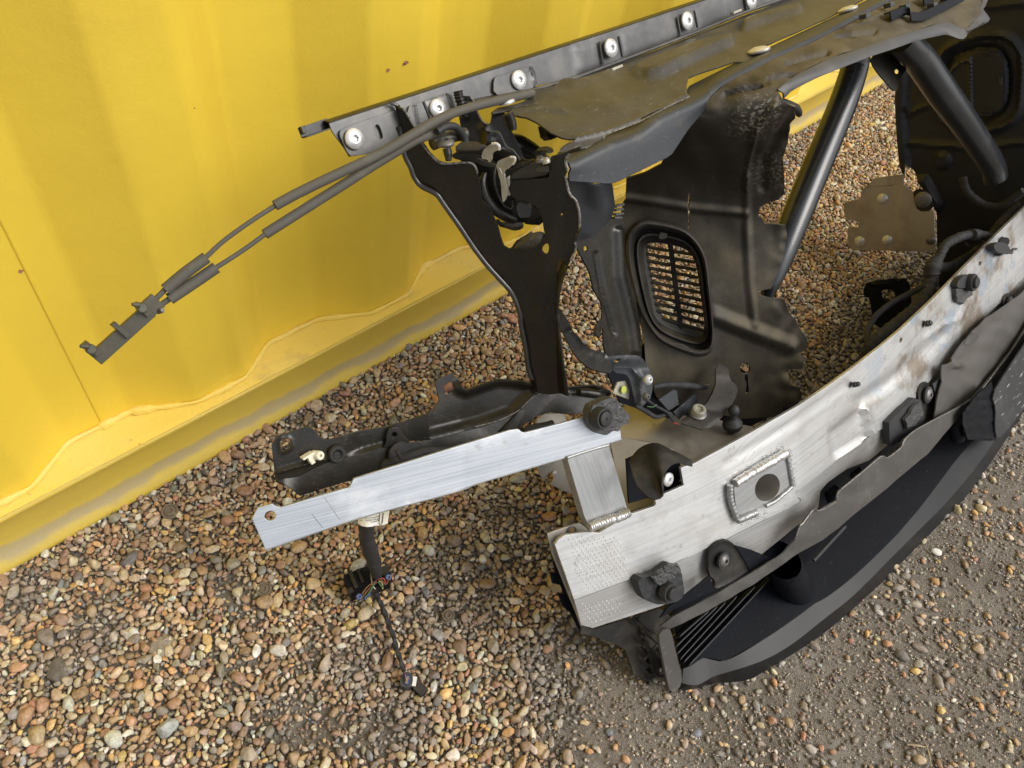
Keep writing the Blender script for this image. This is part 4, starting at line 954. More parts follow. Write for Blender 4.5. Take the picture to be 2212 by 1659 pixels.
# pale scraped plastic on the shoulder of the duct: a worn patch in its material, fixed to the part
t = M['duct'].node_tree; b = t.nodes['Principled BSDF']; src = b.inputs['Base Color'].links[0].from_socket
for (qx, qy), rad, stg in (((1590, 1060), .040, .8), ((1700, 930), .022, .8), ((1760, 1500), .05, .45)):
    cpt = bf(*c3([(qx, qy)])[0]) - ORG
    tc = t.nodes.new('ShaderNodeTexCoord'); ds = t.nodes.new('ShaderNodeVectorMath'); ds.operation = 'DISTANCE'; ds.inputs[1].default_value = V(cpt); t.links.new(tc.outputs['Object'], ds.inputs[0])
    m1 = t.nodes.new('ShaderNodeMapRange'); m1.inputs[1].default_value = rad; m1.inputs[2].default_value = rad * .3; m1.inputs[4].default_value = stg; t.links.new(ds.outputs['Value'], m1.inputs[0])
    mp = t.nodes.new('ShaderNodeMapping'); mp.inputs['Rotation'].default_value = (.3, .5, .2); mp.inputs['Scale'].default_value = (1, 5, 5); t.links.new(tc.outputs['Object'], mp.inputs[0])
    nz2 = t.nodes.new('ShaderNodeTexNoise'); nz2.inputs['Scale'].default_value = 55; nz2.inputs['Detail'].default_value = 7; nz2.inputs['Roughness'].default_value = .7; t.links.new(mp.outputs[0], nz2.inputs[0])
    m2 = t.nodes.new('ShaderNodeMapRange'); m2.inputs[1].default_value = .52; m2.inputs[2].default_value = .62; t.links.new(nz2.outputs[0], m2.inputs[0])
    mu = t.nodes.new('ShaderNodeMath'); mu.operation = 'MULTIPLY'; t.links.new(m1.outputs[0], mu.inputs[0]); t.links.new(m2.outputs[0], mu.inputs[1])
    mi = t.nodes.new('ShaderNodeMix'); mi.data_type = 'RGBA'; mi.inputs[7].default_value = (.26, .23, .18, 1); t.links.new(mu.outputs[0], mi.inputs[0]); t.links.new(src, mi.inputs[6]); src = mi.outputs[2]
t.links.new(src, b.inputs['Base Color'])
# pressed creases and small tabs on the rail
for L_ in (c2([(1612, 425), (1640, 555)]), c2([(1085, 590), (1118, 690)]), c2([(938, 640), (990, 780)]), c3([(215, 370), (245, 570)]), c3([(905, 150), (935, 320)]), c3([(1500, -40), (1520, 80)])):
    v, f = tube_vf([P(x, y, RD + .004) for x, y in L_], .0016, n=8); build('pressed_rib', v, f, M['blackgloss'], FR)
M['lip'] = mat('dusty_lip_plastic', (.008, .0085, .0095), .4, spec=.28, nz=[(7, (.022, .020, .018), .42, .72, .8), (30, (.10, .09, .075), .66, .8, .4)], bump=[(300, .0002)], bev=.0015)

# --- pair of round braces
tube('round_brace', [P(1852, 118, .035), P(1845, 150, .03), P(1820, 225, .03), P(1760, 370, .03), P(1713, 485, .028), P(1672, 590, .022), P(1656, 640, .015)],
     [k(P(1750, 400, .03)) * q for q in (25, 26, 27, 27.5, 28, 28, 26, 20, 12)], M['brace'], FR, n=24)
tube('round_brace', [P(1945, 85, .06), P(1966, 108, .058), P(1990, 133, .055), P(2038, 203, .055), P(2092, 278, .055), P(2140, 352, .055), P(2150, 385, .055)],
     [k(P(2050, 230, .055)) * q for q in (22, 23, 24.5, 25, 24, 23, 22)], M['brace'], FR, n=24)
SH('brace_plate', c4([(840, 500), (900, 620), (1000, 740), (1085, 830), (1110, 700), (1190, 590), (1150, 500), (1040, 430)]), .03, M['black'], n=1, holes=[circ(*c4([(1090, 632)])[0], 5.5, 5.5, 12)], g=9)
for c_ in ((2040, 205), ):
    pass

# --- right hand duct side panel with its square cap
rp = lambda x, y: PX(x, y, 1.74)
pnl = c4([(1200, 560), (1120, 700), (1088, 790), (1095, 1000), (1110, 1250), (1130, 1450), (1170, 1560)]) + c8([(1180, 0), (1230, 60), (1290, 160), (1400, 300), (1440, 400), (1440, 640), (1450, 900), (1470, 1200)]) + [(2035, 690), (2260, 560), (2400, 400), (2400, -120), (2080, -120), (2010, 20)]
capo = c4([(1400, 720), (1440, 560), (1520, 430), (1700, 340), (1900, 295), (2060, 310), (2170, 400), (2210, 520), (2200, 800), (2180, 980), (2080, 1100), (1880, 1150), (1640, 1140), (1480, 1060), (1400, 900)])
capi = rnd(c4([(1500, 700), (1560, 520), (1720, 440), (1960, 410), (2060, 520), (2070, 800), (2040, 960), (1900, 1060), (1700, 1060), (1560, 960)]), 1)
sheet('side_duct_panel', pnl, rp, M['panel'], FR, g=6.5, t=.004,
      relief=[ridge(rnd(capo, 1) + rnd(capo, 1)[:1], 13, .009), ridge(rnd(capi, 1) + rnd(capi, 1)[:1], 11, -.007), ridge(c4([(1135, 640), (1110, 1000), (1150, 1400), (1200, 1650)]) + c8([(1330, 160), (1440, 380)]), 16, .012, 5),
              ridge(c4([(1200, 1260), (1700, 1300), (2212, 1260)]), 10, .006), ridge(c4([(1850, 60), (2212, 20)]), 14, .006), ridge(c4([(1180, 930), (1200, 1000), (1380, 920)]), 10, .006),
              lambda x, y: .008 * (1 - ss(14, 20, math.hypot(x - 2037, y - 347))), lambda x, y: -.01 * (1 - ss(6, 24, math.hypot(x - 2110, y - 520)))])
CAPS = sheet('access_cap', rnd(c4([(1540, 640), (1600, 560), (1730, 500), (1740, 480), (1960, 440), (2030, 520), (2040, 900), (1980, 1010), (1760, 1030), (1560, 1000)]), 2), lambda x, y: PX(x, y, 1.722), M['panel'], FR, g=5, t=.004,
      relief=[ridge(c4([(1740, 500), (1745, 1010)]), 4, .006), ridge(c4([(1560, 640), (1640, 560), (1730, 530)]), 4, .004)])
for q_ in (c4([(1820, 475), (1905, 460), (1912, 490), (1825, 500)]), c4([(2000, 680), (2020, 675), (2018, 750), (1998, 755)]), c4([(1830, 985), (1915, 985), (1915, 1020), (1825, 1025)])):
    v, f = tube_vf([PX(x, y, 1.714) for x, y in q_ + q_[:1]], .0016, n=6, cr=1); build('cap_latch', v, f, M['panel'], CAPS)
q_ = c4([(2004, 690), (2016, 688), (2014, 745), (2003, 747)]); sheet('cap_window', q_, lambda x, y: PX(x, y, 1.718), M['dulalu'], CAPS, g=5, t=.001)

# --- right hand crash box plates
rv = lambda x, y: PX(x, y, 1.60)
pl = c8([(640, 350), (760, 320), (775, 260), (800, 220), (1150, 190), (1240, 260), (1420, 430), (1436, 782), (700, 778), (652, 730), (650, 585), (680, 570), (745, 575), (752, 530), (700, 512), (640, 510), (615, 430), (620, 370)])
sheet('side_mounting_plate', pl, rv, M['dulalu'], FR, g=12, t=.004, relief=[ridge(c8([(1095, 230), (1110, 780)]), 4, .003), lambda x, y: .004 * ss(1938, 1946, x)])
tp = [rv(x, y) for x, y in c8([(765, 280), (800, 222), (1150, 195)])]
v, f = loft_vf([tp, [rv(x, y) for x, y in c8([(830, 222), (880, 140), (1140, 105)])]], t=.003, n=12); build('plate_top_fold', v, f, M['dulalu'], FR)
for (x, y) in c8([(962, 320), (760, 698), (1006, 688)]):
    p = rv(x, y) + np.array([-.001, 0, 0]); r = 10.5 * k(p); v, f = lathe_vf(p, (-1, -.1, .1), [(r, 0), (r * .9, .002), (r * .55, .004), (r * .1, .005)], n=24); build('dome_rivet', v, f, M['zinc'], FR)
for (x, y, r) in ((1320, 328, 15), (1385, 690, 8)):
    p = PX(*c8([(x, y)])[0], 1.592); screw(p, r * k(p), M['bolt_grey'], nrm=(-1, -.1, .1), sock=False)
SH('bolt_backing', c8([(1230, 240), (1330, 240), (1400, 330), (1400, 430), (1270, 435), (1240, 330)]), lambda x, y: PX(x, y, 1.595), M['black'], g=8)
# lower clip frame standing behind the beam
SH('clip_frame', c8([(830, 1050), (1150, 1018), (1195, 1060), (1215, 1220), (1225, 1420), (880, 1500), (850, 1200), (795, 1185), (790, 1120)]), lambda x, y: PX(x, y, 1.42), M['floor'], holes=[rnd(c8([(935, 1130), (1060, 1120), (1075, 1215), (950, 1225)]), 1)], g=8, t=.006,
   relief=[ridge(c8([(860, 1075), (1140, 1048), (1180, 1090), (1195, 1300)]), 5, .006)])
SH('rear_cross_member', c8([(1050, 1180), (1450, 1110), (1470, 1180), (1300, 1330), (1200, 1320)]), lambda x, y: PX(x, y, 1.5), M['dulalu'], n=0, g=10)
# --- dark mounting panel between bracket and duct
SH('duct_support', [(1242, 529), (1257, 556), (1274, 588), (1283, 627), (1298, 651), (1302, 671), (1300, 690), (1288, 702), (1286, 722), (1294, 732), (1299, 724), (1297, 706), (1303, 712), (1304, 744), (1310, 775), (1386, 790), (1386, 732), (1374, 651), (1364, 615), (1349, 549), (1350, 483), (1338, 462), (1325, 470), (1290, 482), (1249, 505)],
   mapfit([(1242, 529, -.02), (1300, 700, -.045), (1386, 740, -.05), (1345, 480, -.04)], 1), M['black'], holes=[circ(*c6([(97, 655)])[0], 5, 7, 10)], n=0, g=4, relief=[ridge(c6([(380, 500), (400, 900), (500, 1300), (540, 1550)]), 14, .006, 3), ridge(c6([(190, 700), (240, 1000), (350, 1400)]), 8, -.004)])
T('support_edge', c6([(530, 1130), (560, 1250), (640, 1400), (740, 1500)]), [-.06, -.06, -.06, -.06], 4, M['bluegrey'])
# dark floor of the duct, behind the lower bracket parts
SH('lower_duct_tray', [(1376, 765), (1392, 742), (1420, 755), (1500, 770), (1560, 770), (1700, 860), (1730, 872), (1600, 930), (1480, 915), (1400, 890), (1340, 870), (1310, 800)], -.06, M['floor'], n=0, g=10)

# --- bumper beam
dB = [(1150, -.01), (1190, 0), (1350, .03), (1500, .06), (1727, .095), (1950, .112), (2212, .105), (2400, .09)]
bm_ = along(dB)
beam_top = cs([(405, 330), (430, 292), (472, 262), (620, 238), (735, 242), (950, 108), (1135, 48), (1150, 30), (1146, 5)]) + cc([(1460, 1385), (1680, 1290), (1655, 1150), (1770, 1112), (2212, 872)]) + [(1727, 875), (1800, 826), (1844, 793), (1900, 750), (1947, 711), (2018, 644), (2085, 575), (2160, 500), (2230, 432), (2340, 325)]
stepL = cs([(548, 738), (1000, 570), (1290, 462), (1600, 322), (1860, 192), (2212, 18)]) + c7([(520, 1232), (800, 1022)]) + c7([(835, 990), (1000, 880), (1055, 828), (1200, 742), (1350, 600), (1500, 425), (1870, 5)]) + [(2215, 595), (2340, 470)]
oval = lambda x, y, a, b, an: circ(x, y, a, b, 12, an)
holes_b = [oval(*c8([(1823, 893)])[0], 3, 5, .3), oval(*c8([(1123, 1573)])[0], 3, 6, .3), circ(1658, 1053, 25, 31, 22, .5)]
e_dir = P(2000, 650, .11) - P(1300, 1200, .02)
dent = c7([(770, 790), (1015, 600), (1030, 800), (1050, 835), (800, 985)])
def dentr(x, y):
    if x < 1760 or x > 1900: return 0
    return pad(dent, 4, -.005)(x, y)
uvL = [(1180, 1330)] + stepL
BEAM = sheet('bumper_beam', beam_top + stepL[::-1], bm_, M['beam'], FR, uvl=uvL, holes=holes_b, g=7, t=.005,
      relief=[dentr, ridge(c7([(1000, 560), (1200, 430), (1600, 80)]), 22, -.004), ridge(c7([(1040, 620), (1060, 720), (1090, 800)]), 12, .006), ridge(c7([(0, 1020), (500, 720), (900, 420)]), 14, -.0012),
              ridge(c8([(1340, 1560), (1480, 1440), (1620, 1400), (1760, 1180)]), 7, .003), lambda x, y: -.006 * (1 - ss(0, 10, abs(segd(x, y, stepL[-8:]) - 0))) * 0])
lowB = cs([(600, 922), (682, 945), (1190, 782), (1380, 690), (1645, 560), (1930, 402), (2200, 182)]) + c7([(600, 1440), (690, 1345), (703, 1225), (760, 1160), (900, 1062), (1062, 1000), (1200, 885), (1202, 742)])
stepI = cs([(548, 738), (1000, 570), (1290, 462), (1600, 322), (1860, 192), (2212, 18)]) + c7([(520, 1232), (800, 1022), (835, 990), (1000, 880), (1055, 828), (1200, 742)])
low_d = lambda x, y: along([(a, b - .003 - .00013 * min(70, segd(x, y, stepI))) for a, b in dB])(x, y)
sheet('beam_lower_face', stepI + lowB[::-1], low_d, M['beam'], FR, uvl=uvL, g=8, t=.005)
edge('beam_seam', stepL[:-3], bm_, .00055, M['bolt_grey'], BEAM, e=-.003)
# bright band beneath the beam further right (lower face seen past the plastic)
SH('beam_lower_face', c7([(1380, 620), (1560, 430), (1640, 330), (1600, 290), (1610, 260), (1480, 440), (1350, 600)]) , lambda x, y: O(bm_, x, y, -.012), M['beam'], n=0, uvd=e_dir)
SH('beam_lower_face', [(2068, 735), (2110, 690), (2190, 600), (2230, 560), (2260, 600), (2215, 640), (2150, 690), (2090, 755)], lambda x, y: O(bm_, x, y, -.012), M['beam'], n=0, uvd=e_dir)
# end plate behind the left tip
sheet('beam_end_plate', cs([(348, 248), (470, 205), (590, 168), (660, 230), (640, 300), (520, 420), (640, 800), (600, 935), (572, 860), (470, 610), (385, 400)]), lambda x, y: O(bm_, x, y, -.012), M['dulalu'], FR, g=8, t=.003, holes=[circ(*cs([(533, 223)])[0], 6, 4, 12, -.2)])
v, f = tube_vf([O(bm_, *q, -.010) for q in circ(*cs([(533, 223)])[0], 8, 5.5, 16, -.2) + circ(*cs([(533, 223)])[0], 8, 5.5, 16, -.2)[:1]], .0012, n=6, cr=2); build('threaded_insert', v, f, M['bolt_grey'], BEAM)
# knurled dimples
mb = MB(); v0, f0_ = ico(1)
def dimples(x0, y0, x1, y1, dx, dy, poly, fn):
    r_ = random.Random(3); n_i = 0; yy = y0
    while yy < y1:
        xx = x0 + (n_i % 2) * dx / 2
        while xx < x1:
            qx = xx + r_.uniform(-3, 3); qy = yy - (xx - x0) * .28 + r_.uniform(-3, 3)
            if inside(qx, qy, poly):
                p = fn(*cs([(qx, qy)])[0]); s_ = k(p) * 2.0
                mb.add([p + q * np.array([s_, s_, s_]) for q in v0], [tuple(t) for t in f0_])
            xx += dx
        yy += dy; n_i += 1
dimples(430, 290, 960, 900, 32, 26, [(440, 290), (620, 262), (880, 270), (920, 420), (960, 560), (800, 640), (640, 665), (560, 560), (540, 350)], lambda x, y: bm_(x, y))
dimples(560, 700, 920, 1200, 32, 26, [(580, 770), (870, 720), (900, 820), (700, 900), (640, 915)], low_d)
mb.build('knurl_pattern', M['weld'], BEAM)['kind'] = 'stuff'
# welded tow plate
tpz = c7([(62, 1148), (250, 1020), (432, 925), (462, 1000), (482, 1190), (300, 1320), (105, 1440), (75, 1300)])
sheet('tow_plate', tpz, lambda x, y: O(bm_, x, y, .004), M['post'], BEAM, uvd=e_dir, g=7, t=.004, holes=[circ(1658, 1053, 25, 31, 22, .5)])
hp = [O(bm_, x, y, .0045) for x, y in circ(1658, 1053, 25, 31, 26, .5)]; ctr = np.mean(hp, 0)
mb = MB(); n_ = len(hp); mb.add(hp + [p - fv * .05 for p in hp] + [ctr - fv * .05], [(i, (i + 1) % n_, (i + 1) % n_ + n_, i + n_) for i in range(n_)] + [(i + n_, (i + 1) % n_ + n_, 2 * n_) for i in range(n_)])
mb.build('tow_socket', M['dulalu'], BEAM)
def bead(L_, r, e=.005, parent=None, fn=None, mt='weld'):
    fn = fn or bm_; pts = [O(fn, x, y, e) for x, y in L_]
    return tube('weld_bead', pts, r * k(pts[0]), M[mt], parent or BEAM, n=12, cr=22, wob=lambda i, j: .07 * math.sin(i * 1.3 - .5 * math.cos(2 * math.pi * j / 12)) + .16 * noise.noise(Vector((i * .16, j * .3, r))) + .10 * noise.noise(Vector((i * .5, j * .6, r))))
bead(c7([(75, 1170), (200, 1090), (320, 1020), (450, 945)]), 9.5)
bead(c7([(35, 1180), (45, 1300), (90, 1430)]), 6.5, mt='post'); bead(c7([(90, 1440), (140, 1420), (230, 1380)]), 8, mt='post')
bead(c7([(455, 930), (475, 1040), (500, 1190)]), 5, mt='post'); bead(c7([(490, 1195), (380, 1290), (300, 1335)]), 4.5, mt='post')
M['sootm'] = mat('weld_soot_speckle', (.12, .115, .105), .6, bev=0)
mb = MB(); r_ = random.Random(9)
for _ in range(420):
    t_ = r_.random(); seg = r_.choice([((30, 1150), (440, 900)), ((10, 1170), (60, 1450)), ((470, 930), (515, 1200)), ((60, 1150), (420, 900)), ((90, 1455), (300, 1400))])
    x = seg[0][0] + (seg[1][0] - seg[0][0]) * t_ + r_.gauss(0, 16); y = seg[0][1] + (seg[1][1] - seg[0][1]) * t_ + r_.gauss(0, 16)
    p = bm_(*c7([(x, y)])[0]) + fv * .0002; s_ = k(p) * r_.uniform(.4, 1.3)
    mb.add([p + q * s_ * np.array([1, 1, .6]) for q in v0], [tuple(t) for t in f0_])
mb.build('weld_spatter', M['sootm'], BEAM)['kind'] = 'stuff'
# --- post and upper bar
postf = cc([(742, 1072), (1080, 968), (1235, 1512), (1235, 1530), (925, 1640), (880, 1540)])
sheet('beam_post', postf, along([(1200, .012), (1360, .035)]), M['post'], FR, uvd=uv_, g=9, t=.012, tdir=fv, relief=[])
bead(cc([(925, 1630), (990, 1600), (1080, 1570), (1170, 1540), (1235, 1510)]), 10.5, .014, FR, along([(1200, .002), (1360, .025)]))
bead(cc([(740, 1068), (900, 1015), (1075, 965)]), 3.5, .013, FR, along([(1200, .0), (1360, .020)]), mt='post')
barp = cb([(200, 1245), (242, 1165), (350, 1135), (368, 1150), (410, 1162), (600, 1105), (910, 1015), (925, 1000), (950, 950), (1500, 778), (2100, 592)]) + cc([(350, 838), (372, 858), (398, 868), (700, 790), (870, 745), (905, 715), (940, 655), (1060, 640), (1170, 850), (1178, 918), (1000, 975), (740, 1060), (300, 1190), (0, 1280)]) + cb([(1700, 1045), (1000, 1235), (300, 1472)])
bard = along([(540, -.105), (1000, -.045), (1340, .012)])
bar = sheet('upper_bar', barp, lambda x, y: O(bard, x, y, .022), M['bar'], FR, uvd=P(1300, 950, .01) - P(600, 1130, -.1), g=9, t=.004, holes=[circ(*cb([(334, 1223)])[0], 12.5, 10.5, 20, -.3)])
barm = lambda x, y: O(bard, x, y, .022)
edge('scratch_line', cb([(735, 1085), (790, 1170), (850, 1255)]), barm, .00035, M['cutedge'], bar, e=.0001); edge('scratch_line', cb([(640, 1210), (720, 1310)]), barm, .0003, M['bolt_grey'], bar, e=.0001)
edge('rolled_edge', cb([(300, 1472), (1000, 1235), (1700, 1045)]) + cc([(0, 1280), (300, 1190), (740, 1060), (1000, 975), (1178, 918)]), barm, .0016, M['post'], bar, e=-.0016)
# torn rubber mount on the bar end
disc_p = lambda x, y, e=.03: O(bard, x, y, e)
blk = rnd(cc([(925, 740), (935, 660), (1000, 620), (1110, 578), (1150, 610), (1200, 680), (1262, 738), (1230, 760), (1240, 790), (1180, 810), (1160, 860), (1110, 850), (1080, 880), (1040, 890), (1000, 870), (960, 830)]), 1)
sheet('torn_rubber_mount', blk, lambda x, y: O(bard, x, y, .036), M['torn'], FR, g=4, t=.014, tdir=fv, relief=[lambda x, y: .0015 * noise.noise(Vector((x / 11, y / 11, 4))) + .0012 * noise.noise(Vector((x / 4, y / 4, 4)))])
p = disc_p(*cc([(1020, 748)])[0], .040); r = 24 * k(p); v, f = lathe_vf(p, fv, [(r, -.01), (r, .004), (r * .95, .006), (r * .80, .006), (r * .76, .0045), (r * .70, .0045), (r * .66, .008), (r * .6, .0085), (r * .12, .0085), (r * .1, .007)], n=36); build('push_rivet', v, f, M['rubber'], FR)

# --- lower steel arm (pressed tray)
armd = along([(590, -.15), (800, -.12), (1000, -.09), (1150, -.055), (1300, -.025), (1400, -.02)])
lip = cb([(370, 955), (540, 935), (640, 880), (780, 820), (1000, 770), (1170, 722), (1370, 680), (1500, 665), (1900, 565), (2212, 455)]) + cc([(350, 690), (400, 640), (480, 572), (560, 545), (650, 532), (830, 548), (960, 570), (1095, 545)])
upper = cb([(345, 700), (375, 645), (480, 605), (600, 565), (640, 572), (700, 640), (745, 665), (960, 610), (1200, 572), (1330, 535), (1560, 445), (1598, 385), (1590, 340), (1570, 270), (1590, 222), (1690, 184), (1730, 210), (1758, 285), (1785, 298), (1900, 255), (2000, 222), (2100, 212)]) + cc([(160, 440), (260, 440), (400, 455), (430, 470), (620, 500), (760, 500), (960, 480), (1090, 530)])
traypoly = upper + lip[::-1]
hA = cb([(400, 680), (416, 655), (470, 645), (486, 660), (493, 710), (480, 728), (420, 756), (408, 745)]); hB = cb([(1626, 275), (1690, 238), (1706, 300), (1650, 350)])
hC = circ(*cb([(1250, 622)])[0], 6.5, 5.5, 14)
SH('arm_tab', cb([(1165, 730), (1188, 690), (1193, 620), (1212, 582), (1250, 566), (1292, 582), (1322, 640), (1375, 682), (1300, 700)]), lambda x, y: O(armd, x, y, .004), M['black'], n=1, g=5, holes=[hC])
traylev = lambda x, y: armd(x, y)
bowl = [(x, y) for x, y in cb([(1420, 640), (1700, 490), (1850, 380), (2212, 345)]) + cc([(300, 575), (360, 600)])]
sheet('lower_side_arm', traypoly, armd, M['black'], FR, g=4.5, t=.0025, holes=[hA, hB],
      relief=[lambda x, y: -.010 * ss(0, 22, min(segd(x, y, upper[17:]), segd(x, y, lip[7:]))) if x > 930 else 0,
              lambda x, y: -.006 * ss(0, 10, segd(x, y, lip[:6])) * (1 - ss(880, 940, x)) * ss(740, 790, x), ridge(hA + hA[:1], 6, .0015), ridge(cb([(380, 900), (560, 850), (780, 790)]), 8, .004)])
wlow = cb([(385, 960), (440, 990), (500, 1030), (545, 1080), (700, 1030), (850, 985), (1050, 930), (1160, 885), (1300, 850), (1560, 770), (2212, 590)]) + cc([(170, 860), (360, 830), (480, 742), (600, 702), (760, 722), (920, 705), (950, 660)])
LU = [O(armd, x, y, .001) for x, y in cb([(375, 955), (540, 935), (640, 880), (780, 820), (1000, 770), (1170, 722), (1370, 682), (1500, 665), (1900, 565), (2212, 455)]) + cc([(350, 690), (400, 640), (480, 572), (560, 545), (650, 532), (830, 548), (960, 570), (1095, 545)])]
LL = [O(armd, x, y, .004) for x, y in wlow]
LM = [(np.array(a) + np.array(b)) / 2 + fv * .006 for a, b in zip(crom(LU, 3)[::1][:40], crom(LU, 3)[:40])]
v, f = loft_vf([LU, LL], t=.003, n=90); build('arm_front_wall', v, f, M['black'], FR, ang=60)
edge('worn_edge', cc([(0, 820), (200, 765), (350, 690), (400, 640), (480, 572), (560, 545), (650, 532), (830, 548)]), lambda x, y: armd(x, y), .0009, M['cutedge'], e=.002)
T('weld_seam', cc([(835, 540), (900, 545), (970, 555), (1040, 565)]), -.025, [8, 9, 9, 6], M['black'], wob=lambda i, j: .15 * math.sin(i * 2.1), cr=10)
p = O(armd, *cb([(672, 775)])[0], .006)
mb = MB(); mb.add(*lathe_vf(p, fv * .9 - np.array([-.2, 0, 0]), [(.0052, -.004), (.0056, .0), (.0056, .008), (.0048, .0095), (.0018, .0095), (.0015, .004)], n=20)); mb.add(*box_vf(p - np.array([.005, 0, 0]) + uv_ * .001, (.012, 0, 0), uv_ * .010, fv * .007)); mb.add(*box_vf(p - np.array([.008, 0, 0]) - uv_ * .004, (.005, 0, 0), uv_ * .004, fv * .009)); mb.add(*box_vf(p - np.array([.010, 0, 0]) + uv_ * .0055, (.014, 0, 0), uv_ * .0025, fv * .010))
mb.build('cream_clip', M['cream'], FR)
p = O(armd, *cb([(822, 765)])[0], .003); v, f = lathe_vf(p, fv - np.array([.1, 0, 0]), [(.0105, -.002), (.011, .003), (.0095, .0055), (.0065, .0055), (.0055, .004), (.0035, .002)], n=28); build('grommet', v, f, M['rubber'], FR)
p = O(armd, *cb([(1290, 770)])[0], .006); v, f = lathe_vf(p, fv, [(.016, -.001), (.0165, .0015), (.015, .0035), (.003, .003)], n=28); build('cable_clip', v, f, M['rubber'], FR)
T('clip_stub', cb([(1265, 740), (1300, 800)]), -.085, 5, M['rubber'])
tube('taped_cable', [O(armd, x, y, e) for (x, y), e in zip(cb([(1160, 880), (1200, 835), (1330, 795), (1450, 755), (1640, 745), (1900, 730), (2212, 640)]) + cc([(400, 860), (620, 800)]), (.0, .006, .010, .008, .004, .0, -.0, -.01, -.02))], 11 * k(P(900, 980, -.09)), M['tape'], FR, wob=lambda i, j: .07 * math.sin(i * 1.3 + j))

# --- fork bracket with two bolts
SH('brace_strap', cc([(610, -120), (660, -150), (745, -50), (790, 50), (830, 100), (870, 160), (930, 205), (1062, 240), (1095, 290), (1110, 390), (1000, 375), (920, 350), (850, 290), (800, 240), (750, 150), (700, 50)]), mapfit([(1225, 690, -.06), (1320, 800, .0), (1270, 780, -.02)], 1), M['black'], relief=[ridge(cc([(755, 45), (840, 105), (900, 195), (1060, 240)]), 5, .003)])
fkb = rnd(cc([(1075, 262), (1120, 258), (1310, 248), (1370, 270), (1390, 320), (1412, 400), (1432, 480), (1420, 570), (1385, 620), (1360, 640), (1332, 685), (1290, 655), (1275, 560), (1245, 440), (1215, 395), (1120, 388), (1100, 330)]), 1)
sheet('fork_bracket', fkb, mapfit([(1320, 780, .0), (1400, 780, .02), (1400, 880, .02), (1370, 870, .01), (1330, 770, -.01)], 1), M['bluegrey'], FR, g=5, t=.004, relief=[ridge(cc([(1120, 330), (1250, 330), (1320, 420), (1330, 640)]), 10, .004), lambda x, y: -.014 * (1 - ss(770, 800, y))], holes=[rnd(cc([(1125, 300), (1160, 275), (1200, 280), (1160, 310)]), 1)])
for (x, y, r, mt) in ((1388, 440, 11.5, 'zinc'), (1372, 575, 9, 'bolt_grey')):
    p = P(*cc([(x, y)])[0], .027); screw(p, r * k(p), M[mt], h=.006)
SH('inspection_plate', cc([(1150, 460), (1210, 450), (1240, 520), (1240, 600), (1190, 580), (1110, 550)]), .0, M['galv'], n=0, g=5)
p = P(*cc([(1197, 520)])[0], .004); v, f = lathe_vf(p, fv, [(.0052, 0), (.005, .0006), (.0005, .0007)], n=20); build('paint_dot', v, f, M['paint_yellow'], FR)
# --- left crash box
cbx = mapfit([(1640, 930, .055), (1501, 1000, .045), (1345, 950, -.06), (1352, 885, -.12), (1560, 880, -.03)], 1)
SH('crash_box', cc([(1080, 780), (1180, 660), (1290, 640), (1380, 640), (1560, 700), (1760, 745), (2000, 770), (2240, 820), (2260, 860), (1770, 1120), (1700, 1060), (1500, 965), (1340, 930), (1180, 905)]), cbx, M['dulalu'], n=0, g=9, relief=[ridge(cc([(1590, 960), (1700, 950), (1740, 1010)]), 10, .003)])
cbf = mapfit([(1320, 950, -.06), (1500, 1000, .035), (1360, 1100, .0), (1316, 960, -.07), (1430, 1075, .02)], 1)
SH('crash_box_side', cc([(1080, 905), (1180, 903), (1500, 965), (1700, 1040), (1770, 1115), (1700, 1220), (1460, 1390), (1440, 1440), (1240, 1500), (1160, 1300)]), cbf, M['dulalu'], n=0, g=9)
SH('crash_box_flange', cc([(500, 1130), (620, 1080), (780, 1040), (860, 1100), (930, 1400), (870, 1395), (700, 1330), (545, 1245), (520, 1190)]), -.06, M['dulalu'], n=1, g=7, holes=[circ(*cc([(603, 1236)])[0], 9, 12, 14, .3), circ(*cc([(795, 1300)])[0], 7, 10, 14, .3)])
SH('arm_end_plate', cc([(495, 760), (560, 715), (715, 712), (740, 770), (500, 850)]), -.09, M['dulalu'], n=0, g=8)
for (x, y) in cc([(640, 1192), (765, 1205)]):
    p = P(x, y, -.057); v, f = lathe_vf(p, fv, [(.004, 0), (.003, .002), (.0004, .0028)], n=14); build('dome_rivet', v, f, M['zinc'], FR)
# mounting foot with bolt, ball stud
ft = mapfit([(1470, 910, .0), (1530, 935, .03), (1570, 890, .03), (1500, 885, .0)], 1)
SH('mounting_foot', cc([(1640, 785), (1740, 700), (1850, 660), (1900, 560), (1880, 480), (1890, 410), (1930, 395), (1985, 430), (1995, 520), (2085, 560), (2075, 640), (2010, 690), (1990, 750), (1860, 855), (1740, 820)]), ft, M['plastic'], g=5, t=.004, relief=[lambda x, y: .03 * ss(890, 830, y), pad(cc([(1660, 785), (1800, 680), (1990, 740), (1860, 845)]), 5, .003)])
p = ft(*cc([(1795, 725)])[0]) + uv_ * .003; screw(p, 19 * k(p), M['bolt_grey'], nrm=uv_ * .85 + fv * .5, h=.004, sock=False)
v, f = lathe_vf(p, uv_ * .85 + fv * .5, [(.0105, .0), (.0105, .009), (.0095, .0105), (.006, .0105), (.0052, .008), (.001, .007)], n=24, star=[4], amp=.12); build('bolt_head', v, f, M['galv'], FR)
bs = cbx(*cc([(2065, 860)])[0]); kk2 = k(bs); nb = uv_ * .95 + fv * .3; nb /= np.linalg.norm(nb)
hx_ = lambda r, h: (r, h)
